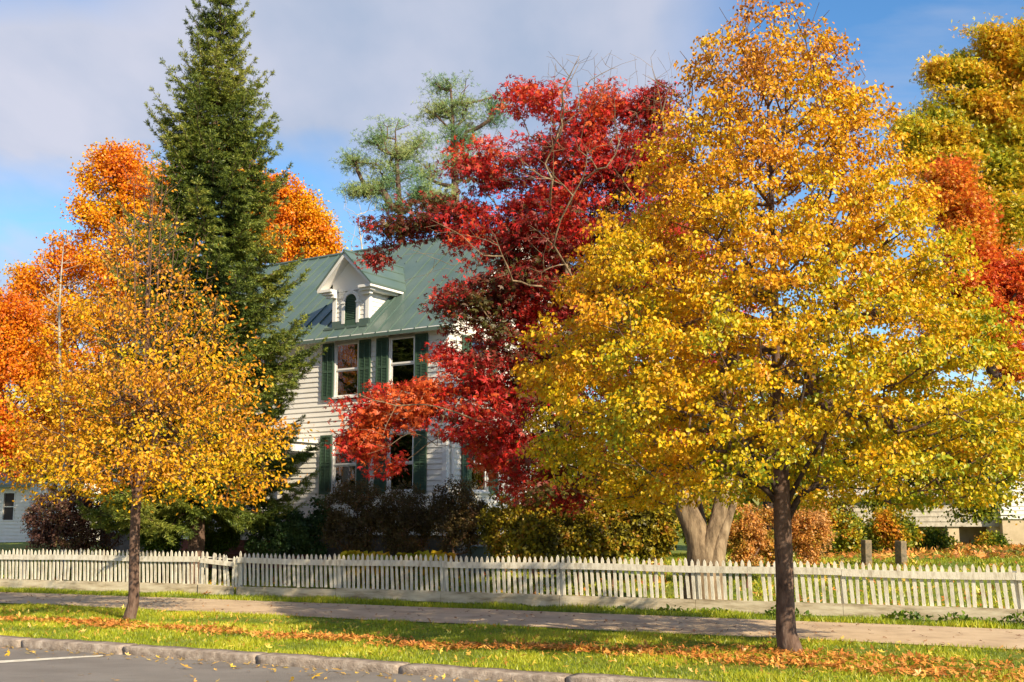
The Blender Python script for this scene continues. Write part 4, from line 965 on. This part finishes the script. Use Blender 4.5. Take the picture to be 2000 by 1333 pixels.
shrub('lilac_shrub', 'rounded brown olive shrub at the house corner beside the bin, under the red maple', 'shrub', 28.3, 985, 955, 42, OV_, 122, 300, 9000, .08, bias=-.1, bot=1078, spread=.1)
# maples added out of frame at the left, only for the windows to mirror
for ii, (xx, yy, lb) in enumerate(((-28, 24.5, 'orange maple added beyond the left edge of the view for the windows to mirror'), (-33, 31, 'second added orange maple further beyond the left edge, for the window reflections'))):
    rr = np.random.default_rng(200+ii); d = norm(rr.normal(size=(700, 3))); pp = np.array([xx, yy, 9.0])+d*(rr.uniform(0, 1, 700)**.4)[:, None]*np.array([4.2, 4.2, 6.4])
    leafy('maple_tree', lb, 'tree', 20, 0, [(xx, yy, 0, .2), (xx, yy, 2, .16), (xx+.1, yy, 5, .1), (xx, yy, 8, .04)], pp, d, 16000, .17, OR, group=GB, spread=.3, seg=.5, seed=200+ii, start=4, r0=.01)
# hosta clumps: broad arching yellow leaves
def hosta(label, px, D, n, seed, sc_=1):
    rr = np.random.default_rng(seed); b = base(px, D); root = thing('hosta_plant', b, label, 'plant', 'hostas in the shade behind the fence'); V = []; Fq = []; col = []
    for i in range(n):
        th = rr.uniform(0, 6.28); l = rr.uniform(.28, .5)*sc_; w = rr.uniform(.07, .11)*sc_; dr = np.array([math.cos(th), math.sin(th), 0]); sd = np.array([-dr[1], dr[0], 0]); h = rr.uniform(.25, .5)*sc_
        k = len(V); m = 6; cc = palette([(.30, .34, .02), (.70, .50, .02), (.75, .36, .02)], rr.uniform(0, 1, 1))[0]
        for j in range(m+1):
            t = j/m; p = dr*l*t*1.1+np.array([0, 0, h*math.sin(min(1, t*1.15)*2.4)]); ww = w*math.sin(math.pi*min(1, max(.02, t))**.8) if t > .3 else .008
            for s in (-1, 0, 1): V.append(p+sd*s*ww+np.array([0, 0, abs(s)*ww*.35]))
            if j:
                for s in (0, 1): Fq.append((k+3*j-3+s, k+3*j+s, k+3*j+s+1, k+3*j-2+s)); col.append(cc)
    npmesh('leaves', np.array(V), np.array(Fq), M['leaf'], root, smooth=True, facecol=np.array(col))
for i, (px, D, lab) in enumerate(((712, 28.0, 'leftmost yellow hosta clump showing over the fence tops'), (752, 27.8, 'tall yellow and green hosta clump, second of the four'), (775, 28.1, 'small green gold hosta between the two tall clumps'), (842, 27.9, 'orange yellow hosta clump, rightmost of the four'))):
    hosta(lab, px, D, 40, i, 1.7 if i != 2 else 1.4)

# background woodland beyond the lawn so the horizon is closed
def woods():
    n = 60000; u = RNG.uniform(-150, 170, n); V_ = RNG.uniform(85, 120, n); x, y = uv2(u, V_); x = x+20; y = y
    hN = Noise(18, 9); top = 7+2.2*hN(np.stack([x, y, 0*x], 1)); z = gz(x, y)+top*RNG.uniform(0, 1, n)**.8; c = np.stack([x, y, z], 1)
    val = .45+.35*Noise(9, 3)(c)+.2*RNG.normal(size=n); col = palette([(.05, .08, .015), (.14, .17, .02), (.40, .30, .03), (.50, .20, .03)], val)
    o = leafmesh('distant_woodland', c, RNG.uniform(.6, 1.1, n), col, None, M['leaf'], 'quad', up=.4)
    tag(o, 'distant mixed autumn woodland beyond the lawns', 'woodland', kind='stuff')
woods()

# ================================================================== GRASS AND FALLEN LEAVES (nobody could count them)
def grass(name, n, u0, u1, v0, v1, h, wd, stops, bias=0, label=None, dens=None, patch=1.6):
    u = RNG.uniform(u0, u1, n); v = RNG.uniform(0, 1, n)
    lo = np.array([v0(a) if callable(v0) else v0 for a in u]) if callable(v0) else v0; hi = np.array([v1(a) for a in u]) if callable(v1) else v1
    v = lo+(hi-lo)*v; x, y = uv2(u, v); nz = Noise(patch, 13); c = np.stack([x, y, gz(x, y)-.004], 1)
    f = nz(c); hh = h*RNG.uniform(.5, 1.3, n)*(1+.25*f)
    t = norm(np.stack([RNG.normal(size=n)*.5, RNG.normal(size=n)*.5, np.ones(n)], 1))
    col = palette(stops, .45+bias+.22*f+.2*RNG.normal(size=n))
    # wide enough to be seen: blade width is a fraction of its height
    o = leafmesh(name, c, hh, col, None, M['grassblade'], 'blade', tdir=t, rnd=.1, wid=wd, up=0)
    tag(o, label, 'grass', kind='stuff'); return o
G1 = [(.11, .16, .008), (.25, .31, .010), (.42, .45, .016), (.58, .52, .04)]
def in_view_u(): return -27, 3.5
grass('verge_grass', 230000, -30, 4, 12.22, 17.12, .052, 1.5, G1, label='mown green grass of the verge between kerb and path', bias=.05)
grass('path_edge_grass', 42000, -30, 4, lambda u: fence_v(u)-1.17, lambda u: fence_v(u)+.1, .085, 1.5, G1, bias=-.1, label='uneven grass between path and fence')
grass('lawn_grass', 130000, -30, 8, 21.15, 31.5, .07, 2.2, G1, bias=.0, label='lawn grass behind the picket fence')
grass('field_grass', 60000, -8, 42, 28, 60, .10, 3.0, [(.12, .16, .01), (.24, .28, .015), (.40, .36, .03), (.45, .28, .05)], label='grass of the wide lawn towards the shed')
def weeds():
    n = 2600; u = RNG.uniform(-11, 3.5, n); w = np.clip(Noise(1.5, 77)(np.stack([u, 0*u, 0*u], 1))+.15+.10*u+.2, .05, 1.5); k = RNG.uniform(0, 1.6, n) < w; u = u[k]; w = w[k]; n = len(u)
    v = np.array([fence_v(a) for a in u])-.10-RNG.uniform(0, .32, n)*w; x, y = uv2(u, v); z = RNG.uniform(0.01, .17, n)*w
    col = palette([(.05, .10, .01), (.10, .18, .012), (.22, .28, .02)], RNG.uniform(0, 1, n))
    tag(leafmesh('weeds', np.stack([x, y, z], 1), RNG.uniform(.05, .10, n), col, None, M['leaf'], 'ovate', droop=-.3, up=.8), 'low leafy weeds along the foot of the fence', 'weeds', kind='stuff')
weeds()
def litter(name, n, fu, lab, size=.085, stops=None, z0=.03, lift=.05, up=1.2):
    u, v = fu(n); n = len(u); x, y = uv2(u, v); z = gz(x, y)+z0+RNG.uniform(0, lift, n)
    col = palette(stops, RNG.uniform(0, 1, n))*(1+.25*RNG.normal(size=(n, 1)).clip(-1.4, 1.4))
    t = RNG.normal(size=(n, 3)); t[:, 2] *= .25; t = norm(t)
    tag(leafmesh(name, np.stack([x, y, z], 1), size*RNG.uniform(.6, 1.25, n), col.clip(.01, .9), None, M['litter'], 'lobed', tdir=t, rnd=.5, up=up, wid=1.5), lab, 'fallen leaves', kind='stuff')
LT = [(.48, .16, .035), (.68, .26, .05), (.78, .38, .09), (.62, .24, .06), (.38, .14, .04)]
def strip(n):
    u = RNG.uniform(-29, 4, n); nz = Noise(1.8, 17); p = np.stack([u, 0*u, 0*u], 1); c = 14.15+.10*np.sin(u*.8)+.12*Noise(2.3, 5)(p)-.012*(u+10)
    w = .15+.13*np.abs(nz(p)); v = c+RNG.normal(size=n)*w; k = RNG.uniform(-1.5, 1.0, n) < nz(np.stack([u*1.6, v*2, 0*u], 1))+.55; return u[k], v[k]
litter('fallen_leaves', 11000, strip, 'windrow of dry orange leaves lying along the verge', stops=LT, size=.054, lift=.03, up=1.8)
def scat(n):
    u = RNG.uniform(-29, 4, n); v = 12.3+4.7*RNG.uniform(0, 1, n)**1.1; 
    b = np.array([-4.7+0, 14.9]); return u, v
litter('scattered_leaves', 2600, scat, 'single dry leaves scattered over the verge grass', size=.045, stops=[(.60, .42, .05), (.72, .50, .08), (.50, .24, .06), (.70, .36, .06)])
def around(n):
    uu = 3.5*.0; c = base(1535, 15.35); cu = c[0]*SU[0]+c[1]*SU[1]; cv = c[0]*SV[0]+c[1]*SV[1]
    return cu+.3+RNG.normal(size=n)*1.6, np.clip(cv-.55+RNG.normal(size=n)*.38, 12.3, 17)
litter('tree_foot_leaves', 1000, around, 'dry leaves gathered round the foot of the big yellow tree', stops=LT, size=.058, lift=.03, up=1.8)
def onroad(n):
    u = RNG.uniform(-29, 4, n); v = 11.90-np.abs(RNG.normal(size=n))*.28; w = RNG.uniform(0, 1, n) < .18; v = np.where(w, 11.8-RNG.uniform(0, 2.6, n), v); return u, v
litter('road_leaves', 1100, onroad, 'yellow and brown leaves lying in the gutter and on the road', size=.038, stops=[(.62, .46, .12), (.55, .28, .06), (.75, .50, .05), (.35, .2, .1)], z0=-.072, lift=.012, up=2.5)
def onpath(n): return RNG.uniform(-29, 4, n), RNG.uniform(17.2, 19.9, n)
litter('path_leaves', 420, onpath, 'a few small dark leaves lying on the path', size=.05, stops=[(.2, .09, .05), (.4, .2, .08)], z0=.02, lift=.012, up=2.5)
def onfield(n):
    u = RNG.uniform(-6, 34, n); v = 30+RNG.uniform(0, 1, n)*20; return u, v
litter('lawn_leaves', 9000, onfield, 'orange leaf litter over the far lawn by the shed', size=.13, stops=LT, z0=.05)
def onlawn(n): return RNG.uniform(-28, 6, n), RNG.uniform(21.3, 29, n)
litter('garden_leaves', 3500, onlawn, 'fallen leaves scattered on the lawn behind the fence', size=.08, stops=[(.66, .48, .08), (.62, .3, .06), (.4, .08, .03)], z0=.05)
# a few big yellow maple leaves on the asphalt and one against the gate
def big():
    pts = [(195, 1275, -.07), (575, 1325, -.07), (615, 1320, -.07), (20, 1276, -.07), (362, 1303, -.065), (655, 1308, -.065), (760, 1318, -.065)]
    return pts
bp = np.array([groundpt(x, y, z+.02) for x, y, z in big()]+[fpt(uf(416), -.14, .07), fpt(uf(411), -.12, .04), fpt(uf(1865), -.2, .06)])
bc = np.array([(.75, .45, .02)]*4+[(.6, .34, .05)]*3+[(.62, .26, .05)]*2+[(.75, .28, .03)])
tt = norm(RNG.normal(size=(len(bp), 3))*np.array([1, 1, .3]))
tag(leafmesh('large_leaves', bp, np.array([.10, .10, .09, .08, .08, .08, .07, .15, .12, .11]), bc, None, M['litter'], 'lobed', tdir=tt, rnd=.2, up=1.6, wid=1.7), 'large curled maple leaves lying on the road edge and against the fence foot', 'fallen leaves', kind='stuff')

# ================================================================== LIGHT, SKY, CAMERA
SUN = np.array([.62, -.78]); SUN = SUN/np.linalg.norm(SUN); EL = math.radians(32)
ts = Vector((SUN[0]*math.cos(EL), SUN[1]*math.cos(EL), math.sin(EL)))
sl_ = bpy.data.lights.new('sun', 'SUN'); sl_.energy = 5.0; sl_.angle = math.radians(.53); sl_.color = (1, .85, .61)
so = bpy.data.objects.new('sun', sl_); C.objects.link(so); so.rotation_euler = (-ts).to_track_quat('-Z', 'Y').to_euler(); so.location = (10, -10, 30)
w = bpy.data.worlds.new('World'); sc.world = w; w.use_nodes = True; nt = w.node_tree; N = nt.nodes; L = nt.links
bg = N['Background']; bg.inputs['Strength'].default_value = .125
sky = N.new('ShaderNodeTexSky'); sky.sky_type = 'NISHITA'; sky.sun_disc = False; sky.sun_elevation = EL; sky.sun_rotation = math.atan2(SUN[0], SUN[1]); sky.air_density = 1.0; sky.dust_density = .3; sky.ozone_density = 2.2
hsv = N.new('ShaderNodeHueSaturation'); hsv.inputs['Saturation'].default_value = 1.25; hsv.inputs['Value'].default_value = 1.0; L.new(sky.outputs[0], hsv.inputs['Color'])
tc = N.new('ShaderNodeTexCoord'); sep = N.new('ShaderNodeSeparateXYZ'); L.new(tc.outputs['Generated'], sep.inputs[0])
def mth(op, a, b=None, c=None, clamp=False):
    n = N.new('ShaderNodeMath'); n.operation = op; n.use_clamp = clamp
    for i, v in enumerate((a, b, c)):
        if v is None: continue
        if isinstance(v, (int, float)): n.inputs[i].default_value = v
        else: L.new(v, n.inputs[i])
    return n.outputs[0]
# cloud layer: direction projected on a flat deck, fractal noise, a broad bank to the left and thin cirrus to the right
zz = mth('MAXIMUM', sep.outputs['Z'], .0); den = mth('ADD', zz, .12)
comb = N.new('ShaderNodeCombineXYZ'); L.new(mth('DIVIDE', sep.outputs['X'], den), comb.inputs[0]); L.new(mth('DIVIDE', sep.outputs['Y'], den), comb.inputs[1])
def nz_(scale, det, rot=0, st=(1, 1, 1), loc=(0, 0, 0)):
    mp = N.new('ShaderNodeMapping'); mp.inputs['Scale'].default_value = st; mp.inputs['Rotation'].default_value = (0, 0, rot); mp.inputs['Location'].default_value = loc
    L.new(comb.outputs[0], mp.inputs[0]); n = N.new('ShaderNodeTexNoise'); n.inputs['Scale'].default_value = scale; n.inputs['Detail'].default_value = det; n.inputs['Roughness'].default_value = .52
    L.new(mp.outputs[0], n.inputs['Vector']); return n.outputs['Fac']
n1 = nz_(1.1, 5, .3, (1, .55, 1)); n2 = nz_(3.0, 7, .3, (1, .5, 1), (3, 1, 0)); n3 = nz_(2.2, 8, .5, (1, 2.4, 1), (7, 2, 0))
el = mth('DIVIDE', sep.outputs['Z'], mth('MAXIMUM', mth('ABSOLUTE', sep.outputs['Y']), .05)); az = mth('DIVIDE', sep.outputs['X'], mth('MAXIMUM', mth('ABSOLUTE', sep.outputs['Y']), .05))
wob = mth('ADD', mth('MULTIPLY', mth('SUBTRACT', n1, .5), .20), mth('MULTIPLY', mth('SUBTRACT', n2, .5), .13))
e1 = mth('MULTIPLY_ADD', az, .03, mth('ADD', mth('SUBTRACT', el, .275), wob)); m1 = mth('SMOOTH_MIN', mth('MULTIPLY', e1, 14, clamp=True), 1, .1)
a1 = mth('MULTIPLY', mth('SUBTRACT', .235, mth('SUBTRACT', az, mth('MULTIPLY', wob, .45))), 9, clamp=True)
bank = mth('MULTIPLY', m1, a1)
# a gap of blue at the upper left and a low pale bank at the lower left
low = mth('MULTIPLY', mth('MULTIPLY', mth('SUBTRACT', mth('ADD', .255, wob), el), 22, clamp=True), mth('MULTIPLY', mth('SUBTRACT', -.33, az), 12, clamp=True))
gap = mth('MULTIPLY', mth('MULTIPLY', mth('SUBTRACT', el, mth('SUBTRACT', .475, wob)), 18, clamp=True), mth('MULTIPLY', mth('SUBTRACT', -.30, az), 9, clamp=True))
cir = mth('MULTIPLY', mth('MULTIPLY', mth('SUBTRACT', n3, .44), 3.0, clamp=True), .5)
cov = mth('MAXIMUM', mth('MAXIMUM', mth('MULTIPLY', bank, mth('MULTIPLY_ADD', gap, -.6, .97)), mth('MULTIPLY', low, .8)), cir, clamp=True)
cr = N.new('ShaderNodeValToRGB'); e = cr.color_ramp.elements; e[0].position = .42; e[0].color = (.42, .50, .66, 1); e[1].position = .60; e[1].color = (.66, .67, .78, 1)
L.new(mth('ADD', mth('MULTIPLY', n1, .6), mth('MULTIPLY', n2, .4)), cr.inputs[0])
sc10 = N.new('ShaderNodeVectorMath'); sc10.operation = 'SCALE'; L.new(cr.outputs[0], sc10.inputs[0]); sc10.inputs['Scale'].default_value = 5.1
mixc = N.new('ShaderNodeMix'); mixc.data_type = 'RGBA'; L.new(cov, mixc.inputs['Factor']); L.new(hsv.outputs[0], mixc.inputs[6]); L.new(sc10.outputs[0], mixc.inputs[7])
L.new(mixc.outputs[2], bg.inputs['Color'])
cam = bpy.data.cameras.new('camera'); cam.lens = 36*F/W_; cam.sensor_width = 36; cam.clip_end = 12000; cam.clip_start = .1
co = bpy.data.objects.new('camera', cam); C.objects.link(co); co.location = (0, 0, CAMH); co.rotation_euler = (math.pi/2+PITCH, 0, 0); sc.camera = co
sc.view_settings.view_transform = 'Standard'; sc.view_settings.look = 'None'; sc.view_settings.exposure = .70; sc.view_settings.gamma = 1; sc.view_settings.use_curve_mapping = False
sc.cycles.max_bounces = 6; sc.cycles.diffuse_bounces = 3; sc.cycles.transparent_max_bounces = 8; sc.cycles.transmission_bounces = 4; sc.cycles.glossy_bounces = 2; sc.cycles.caustics_reflective = False
